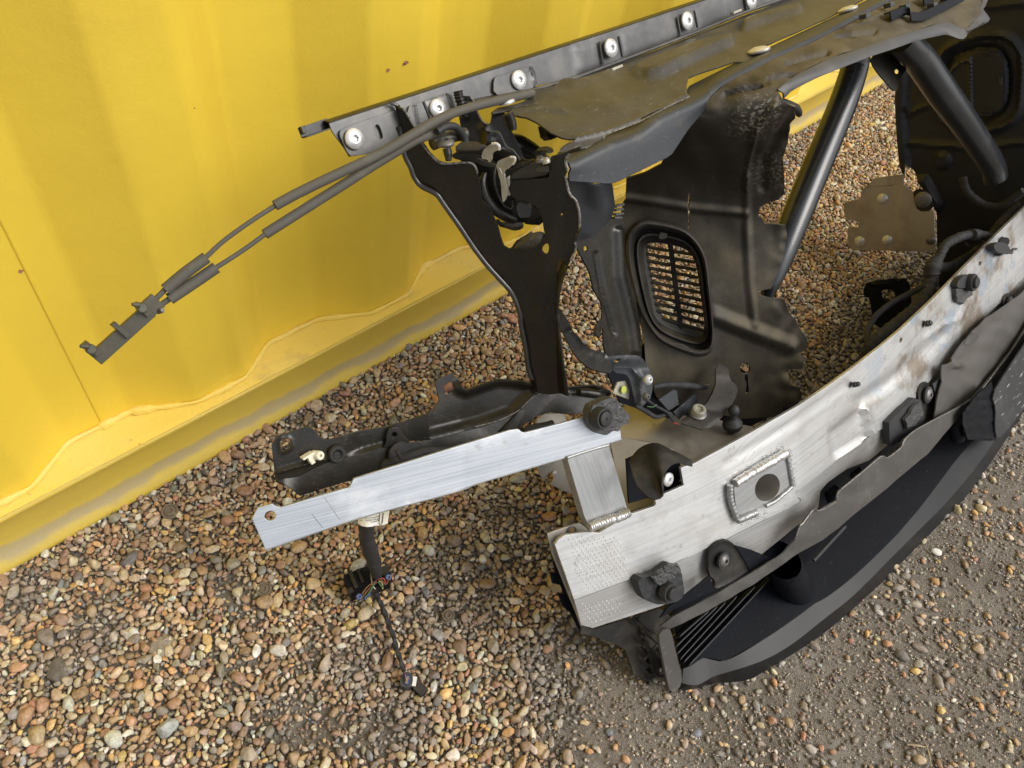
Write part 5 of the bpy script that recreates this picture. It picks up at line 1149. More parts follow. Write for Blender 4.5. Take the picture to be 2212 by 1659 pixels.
v, f = lathe_vf(bs, nb, [(.006, 0), (.0075, .003), (.0125, .008), (.0145, .012), (.0145, .018), (.0100, .023), (.0052, .026), (.0048, .032)] + [(.0082 * math.sin(t_), .041 - .0092 * math.cos(t_)) for t_ in np.linspace(.55, 3.05, 12)], n=28); build('ball_stud', v, f, M['rubber'], FR)
# louvres and cut wires in front of the foot
for q_ in (cc([(1480, 600), (1600, 520), (1625, 530), (1640, 640), (1560, 690)]), cc([(1600, 700), (1770, 555), (1800, 600), (1790, 640), (1640, 760)])):
    SH('louvre', q_, -.015, M['bluegrey'], n=0, g=6, t=.002)
T('cut_cable', cc([(1430, 500), (1550, 480), (1700, 485), (1850, 500), (1880, 480)]), -.01, [5, 6, 7, 6, 3], M['tape'])
T('cut_cable', cc([(1290, 650), (1370, 690), (1460, 740), (1560, 710), (1590, 740)]), .015, [4, 5, 5, 4, 3], M['tape'])
T('cut_cable', cc([(1380, 600), (1450, 650), (1540, 700), (1590, 760), (1630, 800)]), .02, 3, M['tape'])
T('cut_wire', cc([(1385, 655), (1430, 660), (1460, 640)]), .024, 1.1, M['wire_green']); T('cut_wire', cc([(1595, 785), (1640, 800)]), .024, 1.2, M['wire_red'])
T('cut_wire', cc([(1800, 488), (1885, 478)]), -.008, 1, M['wire_brown'])

# --- rubber hood and backing in the beam notch
SH('mount_backing', cc([(1220, 1080), (1290, 1050), (1500, 1100), (1650, 1110), (1682, 1280), (1470, 1370), (1240, 1435), (1232, 1300)]), .03, M['floor'], n=0, g=8)
hd = [(cc([a])[0], b) for a, b in []]
ar0 = cc([(1236, 1100), (1275, 1040), (1330, 985), (1420, 950), (1500, 960), (1640, 1040), (1750, 1115)]); ar1 = cc([(1245, 1130), (1330, 1220), (1400, 1230), (1470, 1225), (1560, 1140), (1650, 1105), (1752, 1140)])
ar1 = cc([(1300, 1290), (1400, 1385), (1500, 1385), (1505, 1250), (1560, 1150), (1640, 1105), (1752, 1138)])
r0 = [P(x, y, d) for (x, y), d in zip(ar0, (.04, .04, .045, .05, .055, .062, .07))]; r1 = [P(x, y, d) for (x, y), d in zip(ar1, (.085, .10, .105, .105, .095, .085, .075))]
mid = [(a + b) / 2 + uv_ * .006 + fv * .006 for a, b in zip(r0, r1)]
v, f = loft_vf([crom(r0, 6), crom([(a * 2 + b) / 3 + uv_ * .007 for a, b in zip(r0, r1)], 6), crom([(a + 2 * b) / 3 + uv_ * .006 for a, b in zip(r0, r1)], 6), crom(r1, 6)], t=.0025, n=50); build('rubber_hood', v, f, M['plastic'], FR, ang=70)
p = P(*cc([(1552, 1242)])[0], .072); screw(p, 15 * k(p), M['zinc'], h=.004)

# --- fasteners on the beam face
def fast(x, y, r, mt='rubber', e=.004, mt2=None, sock=False):
    p = O(bm_, x, y, e); r = r * k(p)
    v, f = lathe_vf(p, fv, [(r, -.006), (r, .003), (r * .94, .005), (r * .78, .005), (r * .74, .004), (r * .66, .004), (r * .62, .009), (r * .55, .010)] + ([(r * .3, .010), (r * .27, .007), (r * .02, .006)] if sock else [(r * .1, .010)]), n=32, star=[8, 9] if sock else None)
    return build('push_rivet', v, f, M[mt], FR)
SH('torn_rubber_mount', cs([(1015, 575), (1140, 560), (1240, 490), (1270, 470), (1320, 490), (1338, 530), (1350, 600), (1362, 680), (1340, 740), (1190, 780), (1080, 745), (1035, 680)]), lambda x, y: O(bm_, x, y, .012), M['rubber'], g=5, t=.014, tdir=fv, relief=[lambda x, y: .0012 * noise.noise(Vector((x / 9, y / 9, 2)))])
SH('torn_foam', cs([(1120, 570), (1150, 560), (1230, 500), (1275, 468), (1322, 490), (1338, 520), (1300, 540), (1290, 570), (1240, 590), (1180, 630), (1140, 600)]), lambda x, y: O(bm_, x, y, .019), M['torn'], n=0, g=3, t=.006, relief=[lambda x, y: .0022 * noise.noise(Vector((x / 4.5, y / 4.5, 2)))])
fast(*cs([(1243, 680)])[0], 21, e=.018)
SH('torn_foam', c8([(1610, 1120), (1680, 1090), (1740, 1110), (1760, 1170), (1700, 1210), (1680, 1245), (1620, 1230)]), lambda x, y: O(bm_, x, y, .008), M['torn'], n=0, g=3, t=.008, relief=[lambda x, y: .0022 * noise.noise(Vector((x / 4.5, y / 4.5, 7)))])
SH('torn_rubber_mount', c8([(1610, 1110), (1640, 1030), (1700, 995), (1760, 990), (1790, 1030), (1780, 1120), (1700, 1110)]), lambda x, y: O(bm_, x, y, .012), M['rubber'], g=4, t=.012, tdir=fv)
fast(*c8([(1752, 1062)])[0], 16, e=.016)
for (x, y, r) in [(*c8([(1332, 1430)])[0], 7), (*c7([(938, 443)])[0], 6.5), (*c8([(1965, 800)])[0], 8)]:
    p = O(bm_, x, y, .002); r = r * k(p); v, f = lathe_vf(p, fv * .8 + np.array([.5, 0, .1]), [(r, 0), (r * .7, .003), (r, .004), (r * .7, .007), (r * .9, .008), (r * .4, .012)], n=14); build('push_clip', v, f, M['rubber'], FR)

# --- wiring along the beam
WH = None
def wire3(name, pts, r, mt='tape', parent=FR, cr=8, w=.09):
    return tube(name, pts, r, M[mt], parent, cr=cr, wob=(lambda i, j: w * math.sin(i * 1.7) + .04 * math.sin(j * 3 + i)) if w else None)
hb = lambda L_, D_: [P(x, y, d) for (x, y), d in zip(c8(L_), D_)]
k8 = 1.3 * k(P(2000, 600, .06))
WH = wire3('wiring_harness', hb([(820, 1720), (850, 1640), (930, 1560), (1050, 1470), (1180, 1370), (1290, 1270), (1365, 1140), (1390, 1020), (1400, 950), (1430, 880)], (.05, .055, .06, .06, .06, .06, .058, .055, .055, .05)), [q * k8 for q in (9, 9.5, 10, 10.5, 11, 10.5, 10, 10, 12, 10)])
wire3('harness_branch', hb([(1430, 890), (1470, 820), (1510, 740), (1580, 690), (1660, 655), (1750, 640), (1850, 645), (1950, 680), (2040, 705)], (.05, .05, .05, .055, .06, .065, .075, .09, .115)), 7 * k8, parent=WH)
wire3('harness_branch', hb([(1450, 930), (1560, 920), (1680, 860), (1780, 800), (1870, 720), (1960, 620), (2040, 520), (2120, 440), (2212, 370), (2400, 250)], (.05, .045, .045, .05, .055, .06, .07, .07, .075, .07)), [q * k8 for q in (7, 7, 7, 8, 9, 10, 10, 10)], parent=WH)
wire3('harness_branch', hb([(1345, 1085), (1200, 1160), (1050, 1240), (920, 1340), (850, 1440), (825, 1540), (860, 1650)], (.055, .03, .01, .0, .0, .02, .05)), 4.5 * k8, parent=WH, w=.03)
wire3('harness_branch', [PX(x, y, 1.66) for x, y in c8([(1670, 130), (1690, 210), (1730, 280), (1850, 370), (1990, 388), (2100, 330), (2212, 250)])], 6 * k8, parent=WH, w=.05)
p = P(*c8([(1745, 640)])[0], .068); q = P(*c8([(1795, 640)])[0], .068)
tube('cable_tie', [p, q], 9 * k8, M['rubber'], WH, n=16); SH('cable_tie_tag', c8([(1690, 700), (1760, 660), (1850, 670), (1850, 720), (1770, 745), (1700, 735)]), .06, M['rubber'], parent=WH, g=5, t=.002)
SH('torn_rubber_mount', c8([(1940, 720), (2030, 700), (2080, 740), (2100, 790), (2060, 820), (1960, 790)]), .122, M['rubber'], n=1, g=4, t=.01)
tube('frayed_end', [O(bm_, *q, .012) for q in c8([(2060, 780), (2100, 800), (2110, 770), (2140, 765)])], .0025, M['torn'], FR)

# --- cables hanging to the left
kc = k(P(900, 300, -.01))
DA = lambda x: float(np.interp(x, [200, 350, 600, 900, 1200], [-.07, -.06, -.04, -.012, -.03]))
CT = tube('latch_cable', [P(x, y, DA(x)) for x, y in [(1150, 201), (1110, 210), (1073, 218), (1028, 229), (980, 244), (936, 264), (891, 291), (813, 336), (697, 391), (640, 419), (594, 444)]], 10 * kc, M['hose'], FR, n=18)
tube('cable_core', [P(x, y, DA(x)) for x, y in [(605, 438), (560, 466), (523, 491), (480, 523), (440, 560)]], 4.6 * kc, M['hose'], CT, n=12)
tube('cable_sleeve', [P(x, y, DA(x)) for x, y in [(446, 556), (400, 590), (357, 626)]], 11 * kc, M['hose'], CT, n=18)
tube('cable_core', [P(x, y, DA(x)) for x, y in [(360, 622), (345, 637), (330, 652)]], 5 * kc, M['hose'], CT, n=12)
CB_ = tube('latch_cable', [P(x, y, DA(x) - .008) for x, y in [(955, 281), (925, 292), (891, 306), (850, 331), (799, 362), (740, 400), (697, 427), (640, 463), (572, 506)]], 10 * kc, M['hose'], FR, n=18)
tube('cable_core', [P(x, y, DA(x) - .006) for x, y in [(578, 502), (540, 530), (500, 557), (462, 581)]], 4.6 * kc, M['hose'], CB_, n=12)
tube('cable_sleeve', [P(x, y, DA(x) - .004) for x, y in [(467, 578), (420, 610), (366, 646)]], 11 * kc, M['hose'], CB_, n=18)
tube('cable_core', [P(x, y, DA(x) - .004) for x, y in [(370, 643), (350, 657), (336, 668)]], 5.4 * kc, M['hose'], CB_, n=12)
tube('cable_elbow', [P(x, y, d) for (x, y), d in zip([(944, 285), (958, 276), (972, 272), (985, 275), (997, 287), (1004, 302), (1008, 318)], (-.012, -.012, -.012, -.015, -.018, -.02, -.02))], 8.2 * kc, M['rubber'], FR, n=18)
# cable coupler box
def PC(x, y, e=0): return P(x, y, DA(x)) + fv * e
M['coupler'] = mat('dusty_olive_plastic', (.055, .05, .032), .45, nz=[(40, (.10, .09, .06), .45, .75, .7), (120, (.55, .53, .48), .735, .76, .8)], bump=[(200, .0003)], bev=.001)
axv = PC(205, 775) - PC(320, 672); axn = axv / np.linalg.norm(axv); sd_ = np.cross(axn, fv); sd_ /= np.linalg.norm(sd_)
if proj_sign := (sd_[2] < 0): sd_ = -sd_
mb = MB(); c_ = (PC(205, 772) + PC(322, 674)) / 2
mb.add(*box_vf(c_, axv * 1.02, sd_ * 26 * kc, fv * 18 * kc))
CX = mb.build('cable_coupler', M['coupler'], FR)
for (x, y, w_, h_) in ((258, 712, 9, 34), (195, 752, 10, 30), (304, 668, 9, 30)):
    p = PC(x, y, .004); v, f = box_vf(p, axn * w_ * kc, sd_ * h_ * kc, fv * 22 * kc); build('coupler_band', v, f, M['coupler'], CX)
for (x, y) in ((301, 664), (192, 752)):
    p = PC(x, y, .010); v, f = lathe_vf(p, fv, [(9 * kc, -.004), (9 * kc, .003), (7 * kc, .004), (1 * kc, .004)], n=20); build('coupler_lug', v, f, M['coupler'], CX)
    v, f = tube_vf([p + sd_ * .004 + fv * .004, p + sd_ * .009 + fv * .006 - axn * -.004], [.0028, .0015], n=8); build('coupler_lug', v, f, M['coupler'], CX)
p = PC(330, 658, .0); v, f = box_vf(p, axn * 24 * kc, sd_ * 30 * kc, fv * 16 * kc); build('coupler_head', v, f, M['coupler'], CX)
v, f = lathe_vf(PC(343, 672, .002), fv + axn * -.4, [(5 * kc, -.002), (5 * kc, .004), (3.6 * kc, .006), (.5 * kc, .006)], n=16); build('coupler_screw', v, f, M['bolt_grey'], CX)

# --- hanging loom with multi plug and small plug resting on the gravel
zt = P(800, 1090, -.075)[2]
zz = lambda y: float(np.interp(y, [1060, 1130, 1250, 1300, 1450, 1500], [zt, zt - .05, .05, .035, .022, .014]))
HL = tube('hanging_loom', [PZ(x, y, zz(y)) for x, y in [(786, 1030), (788, 1090), (791, 1130), (792, 1160), (800, 1190), (808, 1215), (814, 1240)]], [q * k(PZ(800, 1180, .15)) for q in (12, 13, 14, 14.5, 16, 15, 12)], M['tape'], FR, n=18, wob=lambda i, j: .05 * math.sin(i * 1.1) + .03 * math.sin(j * 2 + i))
thin = ch([(610, 700), (640, 790), (675, 870), (710, 950), (740, 1040), (775, 1130), (800, 1230), (830, 1320), (866, 1425)])
tube('twisted_cable', [PZ(x, y, zz(y)) for x, y in thin], 4.6 * k(PZ(850, 1350, .03)), M['tape'], HL, n=10, cr=12, wob=lambda i, j: .22 * math.cos(2 * math.pi * j / 10 * 2 - i * .55))
# paper label wrapped on the loom
la = [PZ(x, y, z) for x, y, z in [(775, 1090, zz(1110) + .004), (775, 1128, zz(1128) + .008)]]
top_ = ch([(478, 60), (540, 110), (600, 95), (680, 75), (745, 60)]); bot_ = ch([(480, 195), (510, 215), (555, 224), (600, 220), (625, 212), (660, 210), (700, 205), (728, 192)])
lf_ = lambda x, y: PZ(x, y, zz(1120) + .02 + .006 * math.sin(max(0, min(1, (x - 770) / 42)) * math.pi))
v, f = loft_vf([[lf_(x, y) for x, y in top_], [lf_(x, y) for x, y in [((a[0] + b[0]) / 2, (a[1] + b[1]) / 2) for a, b in zip(np.array(top_)[np.linspace(0, 4, 8).astype(int)], bot_)]], [lf_(x, y) for x, y in bot_]], t=.0006, n=24)
LB = build('paper_label', v, f, M['white'], HL, ang=80)
def text_on(body, a, b, h, fn, mt, parent, e=.0006, name='label_print'):
    cu = bpy.data.curves.new('t', 'FONT'); cu.body = body; to = bpy.data.objects.new('t', cu); S.collection.objects.link(to)
    bpy.context.view_layer.update(); me = bpy.data.meshes.new_from_object(to); bpy.data.objects.remove(to)
    a = np.array(a, float); b = np.array(b, float); ex = b - a; n_ = np.array([ex[1], -ex[0]]) / np.linalg.norm(ex)
    co = [v.co for v in me.vertices]; wd = max(c.x for c in co)
    vv = [fn(*(a + ex * c.x / wd + n_ * h * c.y)) + np.array([0, -.3, .95]) * e for c in co]
    return build(name, vv, [tuple(p.vertices) for p in me.polygons], M[mt], parent, smooth=False)
text_on('INF ELECTRICAL', ch([(655, 150)])[0], ch([(545, 168)])[0], 5.2, lf_, 'ink', LB)
text_on('Germany', ch([(684, 115)])[0], ch([(674, 190)])[0], 3.4, lf_, 'ink', LB)
for L_ in (ch([(660, 135), (600, 150), (540, 152)]), ch([(655, 172), (600, 185), (500, 170)]), ch([(664, 110), (658, 198), (682, 194), (692, 110)])):
    tube('label_print', [lf_(x, y) + np.array([0, 0, .0006]) for x, y in L_], .00035, M['ink'], LB, n=4, cr=4)
# multi plug
kp = k(PZ(800, 1250, .04)); 
def PP(x, y, z=.04): return PZ(*ch([(x, y)])[0], z)
mb = MB(); a_, b_ = PP(395, 690, .04), PP(590, 590, .045)
exx = PP(740, 600, .04) - PP(400, 740, .04); eyy = PP(480, 600, .04) - PP(540, 830, .04)
exn = exx / np.linalg.norm(exx); eyn = np.cross([0, 0, 1.], exn)
c_ = PP(500, 690, .035); mb.add(*box_vf(c_, exn * 210 * .2604 * kp, eyn * 165 * .2604 * kp, (0, 0, .03)))
c_ = PP(640, 690, .036); mb.add(*box_vf(c_, exn * 180 * .2604 * kp, eyn * 110 * .2604 * kp, (0, 0, .024)))
PLG = mb.build('multi_plug', M['floor'], FR)
for (x, y, w_, h_) in ((440, 670, 30, 150), (500, 640, 22, 120), (710, 600, 60, 90), (560, 780, 160, 26), (735, 650, 40, 60), (420, 760, 40, 40)):
    v, f = box_vf(PP(x, y, .048), exn * w_ * .2604 * kp, eyn * h_ * .2604 * kp, (0, 0, .012)); build('plug_rib', v, f, M['plastic'], PLG)
for (x, y, r) in ((732, 640, 26), (545, 810, 14), (572, 785, 14), (490, 800, 24)):
    p = PP(x, y, .056); r *= .2604 * kp; v, f = lathe_vf(p, (-.1, -.5, .85), [(r, -.004), (r, .002), (r * .8, .003), (r * .45, .003), (r * .4, 0), (r * .05, 0)], n=18); build('wire_seal', v, f, M['seal_blue'], PLG)
for L_, mt in (([(640, 680), (580, 730), (530, 790), (500, 830)], 'wire_brown'), ([(635, 670), (560, 720), (515, 780)], 'wire_brown'), ([(640, 660), (690, 650), (715, 690), (730, 640)], 'wire_red'), ([(650, 680), (680, 720), (700, 690)], 'wire_green'), ([(620, 690), (580, 760), (545, 805)], 'wire_green'), ([(655, 670), (680, 690), (686, 740)], 'wire_yellow'), ([(610, 640), (590, 600), (600, 700), (625, 740)], 'galv'), ([(660, 640), (710, 700), (735, 660)], 'wire_brown')):
    tube('wire', [PP(x, y, .066 - .004 * i) for i, (x, y) in enumerate(L_)], 1.35 * kp, M[mt], PLG, n=8)
# small plug
def PQ(x, y, z=.02): return PZ(*ch([(x, y)])[0], z)
ks = k(PQ(890, 1490)); exx = PQ(1000, 1600) - PQ(890, 1480); exn = exx / np.linalg.norm(exx); eyn = np.cross([0, 0, 1.], exn)
q_ = rnd(ch([(850, 1440), (870, 1425), (920, 1430), (940, 1470), (930, 1540), (900, 1560), (855, 1555), (825, 1530), (835, 1480)]), 1)
SP = sheet('small_plug', q_, lambda x, y: PZ(x, y, .026), M['bluegrey'], FR, g=4, t=.02)
q_ = rnd(ch([(868, 1470), (885, 1450), (910, 1455), (918, 1480), (905, 1525), (880, 1535), (862, 1520)]), 1); sheet('plug_seal', q_, lambda x, y: PZ(x, y, .0275), M['seal_light'] if 'seal_light' in M else M['seal_blue'], SP, g=4, t=.002)
for (x, y) in ((892, 1478), (884, 1508)):
    p = PQ(x, y, .0285); v, f = lathe_vf(p, (0, -.3, .95), [(.0026, 0), (.0024, .0006), (.0012, .0006), (.001, -.0002)], n=14); build('plug_pin', v, f, M['wire_brown'], SP)
sheet('plug_tab', ch([(935, 1462), (973, 1468), (960, 1545), (915, 1538), (925, 1500)]), lambda x, y: PZ(x, y, .025), M['white'], SP, g=5, t=.002)
v, f = box_vf(PQ(985, 1560, .012), exn * 130 * .2604 * ks, eyn * 75 * .2604 * ks, (0, 0, .014)); build('plug_clip', v, f, M['plastic'], SP)
tube('wire', [PQ(868, 1425, .024), PQ(872, 1460, .032), PQ(886, 1480, .030)], .0008, M['wire_violet'], SP, n=6); tube('wire', [PQ(872, 1440, .024), PQ(880, 1480, .033), PQ(884, 1508, .029)], .0008, M['wire_yellow'], SP, n=6)

# --- plastic parts below the beam: air guide with curved lip resting on the ground
lipout = cs([(1250, 1425), (1345, 1388), (1400, 1403), (1480, 1382), (1560, 1355), (1700, 1345), (1800, 1335), (1900, 1300)]) + c9([(200, 1040), (450, 890), (700, 720), (1000, 460), (1200, 265), (1460, 0)]) + [(2085, 1075), (2150, 985), (2212, 885), (2290, 740), (2360, 590)]
lipin = cs([(1350, 1240), (1420, 1215)]) + [(1520, 1420)] + c9([(0, 928), (250, 790), (500, 620), (620, 530), (700, 488), (900, 330), (1130, 110), (1230, 0)]) + [(2000, 1080), (2060, 1000), (2102, 951), (2150, 900), (2212, 820), (2300, 660)]
lipmid = cs([(1340, 1350), (1450, 1370)]) + [(1540, 1462)] + c9([(0, 1012), (250, 930), (450, 820), (680, 640), (880, 480), (1130, 230), (1330, 30)]) + [(2040, 1090), (2100, 1020), (2150, 950), (2212, 855), (2300, 700)]
LO = [PZ(x, y, .004) for x, y in lipout]; LI = [PZ(x, y, .034) for x, y in lipin]; LMd = [PZ(x, y, .026) for x, y in lipmid]
v, f = loft_vf([LI, [q + np.array([0, 0, .004]) for q in LMd], LMd, LO], t=.0025, n=110)
v, f = loft_vf([crom(LI, 4), crom(LMd, 4), crom(LO, 4)], t=.0025, n=110)
build('air_guide_lip', v, f, M['lip'], FR, ang=25)
fl = cs([(1345, 1240)]) + lipin[2:] + [(2300, 640), (2212, 740), (2100, 850), (2000, 930), (1900, 1000), (1800, 1080), (1720, 1160), (1640, 1215), (1549, 1265), (1452, 1330)]
flz = mapfit
sheet('air_guide_floor', fl, lambda x, y: PZ(x, y, .034), M['floor'], FR, g=14, t=.003)
stU = cs([(1180, 935), (1270, 862), (1420, 790), (1600, 690), (1850, 545), (2020, 440), (2100, 385), (2180, 290), (2212, 195)]) + [(1735, 1130), (1742, 1120), (1759, 1100), (1771, 1103), (1806, 1083), (1812, 1062), (1860, 1022), (1903, 986), (1917, 989), (1947, 966), (1953, 951), (1976, 930), (2023, 904), (2102, 860), (2152, 800), (2190, 750), (2260, 640), (2340, 520)]
stL = cs([(1240, 960), (1380, 890), (1600, 782), (1900, 602), (2020, 522), (2130, 440), (2212, 392)]) + [(1780, 1165), (1812, 1141), (1844, 1112), (1918, 1053), (2005, 980), (2081, 889), (2125, 840), (2180, 780), (2260, 690), (2360, 560)]
dS = along([(1420, .035), (1550, .075), (1728, .115), (1950, .14), (2212, .135), (2360, .12)])
v, f = loft_vf([[O(dS, x, y, -.004) for x, y in stU], [dS(x, y) for x, y in stL]], t=.003, n=20) if 0 else (None, None)
sheet('air_guide_rim', stU + stL[::-1], dS, M['strip'], FR, g=8, t=.003, relief=[lambda x, y: .002 * noise.noise(Vector((x / 50, y / 30, 0)))])
edge('rim_edge', stU[7:26], dS, .0009, M['cutedge'])
# upper deck between beam and rim at the right
dk = c7([(1600, 300), (1640, 290), (1760, 120), (1880, 0)]) + [(2130, 690), (2200, 640), (2280, 570), (2340, 520), (2260, 640), (2212, 735)] + c7([(2140, 290), (2050, 345), (1960, 392), (1830, 540), (1700, 620), (1570, 690), (1545, 690), (1560, 560), (1600, 420)])
SH('upper_deck', dk, lambda x, y: O(dS, x, y, -.012), M['deck'], n=0, g=9, relief=[ridge(c7([(1620, 305), (1750, 300), (1755, 275), (1620, 270)]), 6, .006), ridge(cr([(860, 760), (980, 560), (1100, 520)]), 7, -.003), lambda x, y: .003 * noise.noise(Vector((x / 25, y / 25, 6)))])
SH('drain_recess', cr([(700, 760), (780, 650), (880, 640), (870, 700), (800, 770), (740, 775)]), lambda x, y: O(dS, x, y, -.010), M['strip'], g=5)
# dark inner wall below the beam
ink = cs([(1380, 690), (1645, 565), (1930, 402), (2200, 185)]) + c7([(600, 1440), (690, 1340), (703, 1225), (760, 1160), (900, 1062), (1062, 1000), (1200, 880), (1210, 740), (1400, 640), (1560, 430), (1640, 300)]) + c7([(1640, 560), (1540, 690), (1330, 850), (1180, 980), (840, 1240), (700, 1400), (500, 1659)]) + cs([(2180, 350), (2050, 460), (1600, 730), (1300, 880), (1190, 940)])
SH('inner_shroud', ink, lambda x, y: O(dS, x, y, -.05), M['floor'], n=0, g=10)
for (x, y, r) in c7([(810, 1215)]) + c7([(960, 1065)]) + c7([(1090, 945)]) and [(*c7([(790, 1222)])[0], 17), (*c7([(945, 1068)])[0], 17), (*c7([(1100, 930)])[0], 14)]:
    p = P(x, y, .075); r *= k(p); v, f = lathe_vf(p, uv_ * .8 + fv * .5, [(r, -.02), (r, .0), (r * .85, .003), (r * .7, .0), (r * .1, -.002)], n=24); build('round_boss', v, f, M['floor'], FR)
# tabs with screws
def tabscrew(poly, cx, cy, r, ex_, mt='plastic'):
    SH('mounting_tab', poly, lambda x, y: O(bm_, x, y, ex_), M[mt], n=1, g=6, t=.004, relief=[pad(poly, 5, -.004)])
    p = O(bm_, cx, cy, (ex_ + .001)); screw(p, r * k(p), M['bolt_grey'], h=.006)
    rr_ = r * 1.25 * k(p); v, f = lathe_vf(p, fv, [(rr_, -.002), (rr_, .0015), (rr_ * .8, .002)], n=28); build('washer', v, f, M['rubber'], FR)
tabscrew(cs([(1548, 560), (1545, 400), (1580, 345), (1650, 302), (1715, 318), (1755, 360), (1830, 490), (1850, 530), (1700, 620), (1585, 670), (1600, 600)]), *cs([(1647, 447)])[0], 14, .006)
SH('gusset', cs([(1735, 335), (1860, 370), (2003, 430), (1930, 480), (1850, 530), (1800, 440)]), lambda x, y: O(bm_, x, y, .006), M['floor'], n=0, g=7)
SH('gusset', cs([(1545, 560), (1580, 670), (1300, 800), (1180, 870), (1240, 790), (1370, 700)]), lambda x, y: O(bm_, x, y, .008), M['floor'], n=0, g=7)
tabscrew(c7([(1430, 520), (1450, 450), (1490, 420), (1540, 450), (1560, 540), (1580, 670), (1470, 720), (1460, 620)]), *c7([(1497, 515)])[0], 13, .006)
SH('gusset', c7([(1535, 440), (1650, 340), (1640, 420), (1590, 640), (1570, 600)]), lambda x, y: O(bm_, x, y, .01), M['bluegrey'], n=0, g=7)
tabscrew(cr([(1150, 290), (1180, 220), (1240, 200), (1290, 260), (1305, 400), (1300, 480), (1170, 500), (1160, 380)]), *cr([(1215, 320)])[0], 11, .006)
SH('torn_rubber_mount', c7([(1212, 720), (1215, 880), (1240, 890), (1340, 830), (1380, 800), (1465, 720), (1470, 650), (1450, 560), (1395, 538), (1290, 640), (1230, 700)]), lambda x, y: O(bm_, x, y, .01), M['rubber'], n=0, g=5, t=.012, tdir=fv)
SH('torn_foam', c7([(1330, 700), (1370, 650), (1400, 600), (1440, 570), (1455, 620), (1470, 650), (1440, 690), (1400, 740), (1350, 765), (1340, 720)]), lambda x, y: O(bm_, x, y, .018), M['torn'], n=0, g=3, t=.006, relief=[lambda x, y: .0022 * noise.noise(Vector((x / 4.5, y / 4.5, 12)))])
# scratched square end of the number plate bumper block at the right
sb = c7([(1755, 650), (1830, 545), (1965, 420), (1985, 500), (1970, 560), (1990, 620), (2005, 850), (1950, 855), (1790, 845), (1760, 760)])
SH('bumper_block', sb, lambda x, y: O(dS, x, y, .016), M['floor'], n=0, g=8, t=.003, relief=[lambda x, y: .004 * noise.noise(Vector((x / 10, y / 10, 2)))])
M['scr'] = mat('scratched_black_plastic', (.03, .032, .036), .4, nz=[(20, (.07, .07, .072), .45, .75, .8)], scratch=((.55, .55, .56), .85, 38), bump=[(200, .0004)], bev=.001)
SH('bumper_block_face', c7([(1968, 520), (2060, 370), (2205, 150)]) + [(2300, 620), (2320, 760)] + c7([(2205, 610), (2100, 760), (2010, 850), (1990, 760), (2000, 620)]), lambda x, y: O(dS, x, y, .02), M['scr'], n=1, g=8, t=.003)
T('block_stub', c7([(1700, 720), (1705, 800), (1720, 840)]), .13, [14, 14, 12], M['floor'])
# round support under the rim and fins on the floor
mb = MB(); a_ = PZ(*c9([(470, 400)])[0], .034); 
n_ = 28; tp_ = [dS(*q) for q in c9([(335, 345), (400, 300), (480, 260), (590, 190)])]
ctr_t = O(dS, *c9([(465, 265)])[0], -.01); rC = 42 * k(a_)
v = [a_ + rC * 1.05 * np.array([math.cos(t_), math.sin(t_), 0]) for t_ in np.linspace(0, 2 * math.pi, n_, endpoint=False)] + [ctr_t - fv * .02 + rC * .92 * np.array([math.cos(t_), math.sin(t_), 0]) for t_ in np.linspace(0, 2 * math.pi, n_, endpoint=False)]
build('round_support', v, [(i, (i + 1) % n_, (i + 1) % n_ + n_, i + n_) for i in range(n_)], M['floor'], FR)
for (a_, b_, h_) in [((1400, 1215), (2022, 548), 14), ((1362, 1190), (1880, 640), 11), ((1335, 1170), (1745, 715), 10), ((1312, 1130), (1665, 755), 10), ((1300, 1080), (1600, 790), 9), ((1330, 1003), (1542, 818), 9)]:
    p, q = [PZ(*z_, .062) for z_ in cs([a_, b_])]
    lowp, lowq = p - np.array([0, -.004, .026]), q - np.array([0, -.004, .026]); w_ = np.array([.0028, .0008, 0])
    v = [p - w_, q - w_, q + w_, p + w_, lowp - w_, lowq - w_, lowq + w_, lowp + w_]
    build('cooling_fin', v, [(0, 1, 2, 3), (4, 7, 6, 5), (0, 4, 5, 1), (3, 2, 6, 7), (0, 3, 7, 4), (1, 5, 6, 2)], M['bluegrey'], FR)
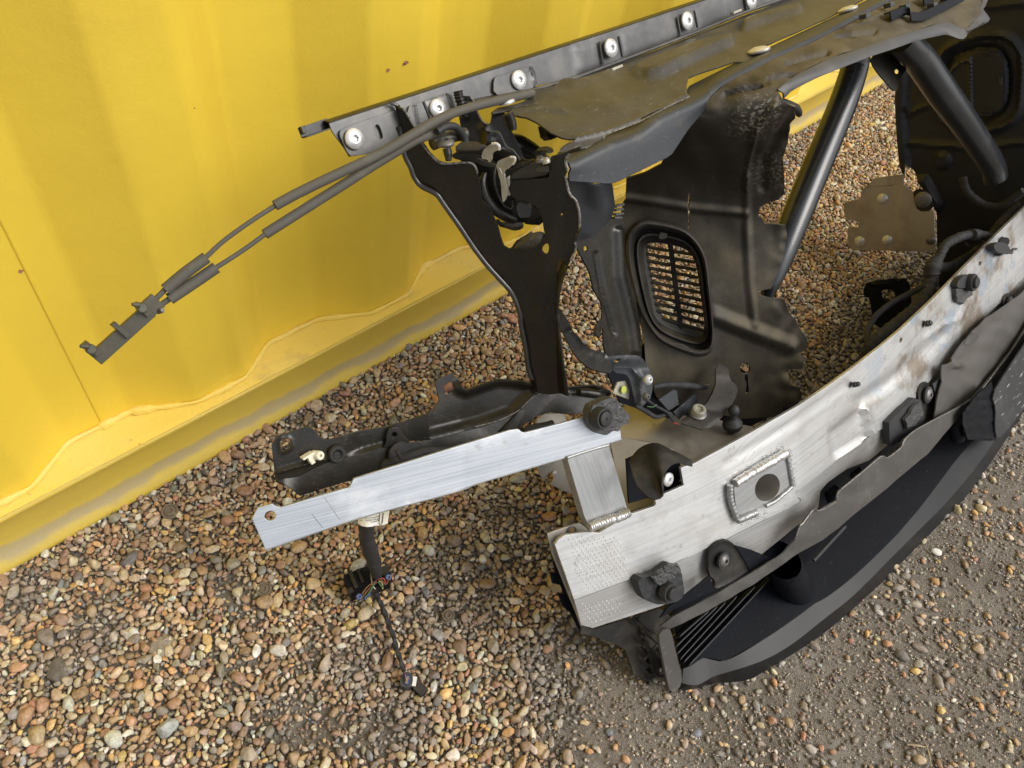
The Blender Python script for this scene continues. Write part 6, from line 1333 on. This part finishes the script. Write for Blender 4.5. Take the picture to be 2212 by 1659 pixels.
p, q = [PZ(*z_, .06) for z_ in c9([(605, 245), (820, 10)])]; v, f = tube_vf([p, q], .003, n=6); build('cooling_fin', v, f, M['bluegrey'], FR)
# left end web, ribs and outer flaps
dW = mapfit([(1430, 1350, .035), (1446, 1496, .03), (1475, 1460, .05)], 1)
SH('end_flange', cs([(1168, 1010), (1190, 970), (1235, 945), (1262, 960), (1300, 1130), (1350, 1312), (1320, 1398), (1258, 1425), (1235, 1340), (1205, 1190)]), lambda x, y: P(x, y, .045) , M['strip'], g=6, t=.004)
web = cs([(605, 930), (690, 955), (1000, 862), (1180, 800), (1260, 860), (1180, 960), (1165, 1010), (1240, 1335), (1165, 1290), (1105, 1362), (1080, 1340), (985, 1290), (970, 1230), (930, 1110), (850, 1062), (700, 1010), (595, 985)])
SH('end_web', web, .0, M['plastic'], n=0, g=8, t=.003, relief=[ridge(cs([(960, 880), (1010, 1000), (1100, 1350)]), 6, .01), ridge(cs([(1020, 870), (1060, 1050), (1120, 1340)]), 5, -.008)])
for L_ in ([(1020, 870), (1100, 960), (1200, 985)], [(1040, 960), (1170, 1060)], [(1060, 1180), (1160, 1070)], [(1060, 1050), (1195, 1180)], [(1080, 1100), (1160, 1130)], [(1110, 1200), (1150, 1290), (1230, 1300)], [(1060, 1000), (1140, 1260)]):
    tube('web_rib', [P(x, y, .014) for x, y in cs(L_)], .0022, M['plastic'], FR, n=6, cr=2)
SH('end_flap', cs([(370, 532), (440, 545), (480, 590), (500, 640), (390, 615), (380, 570)]), -.02, M['floor'], n=0, g=6)
SH('end_flap', cs([(428, 680), (480, 700), (520, 740), (560, 820), (600, 930), (595, 985), (540, 850), (470, 790), (455, 760)]), -.02, M['floor'], n=0, g=6)
SH('side_shroud', cs([(380, 400), (470, 620), (560, 870), (600, 935), (590, 970), (520, 830), (480, 700), (420, 560)]), -.018, M['floor'], n=0, g=6)
# rear foot that carries the frame on the gravel behind the beam
for (x, y, d) in ((1330, 1060, -.05),):
    p = P(x, y, d); q = np.array([p[0], p[1] + .02, 0.0]); v, f = tube_vf([p, q], .012, n=10)
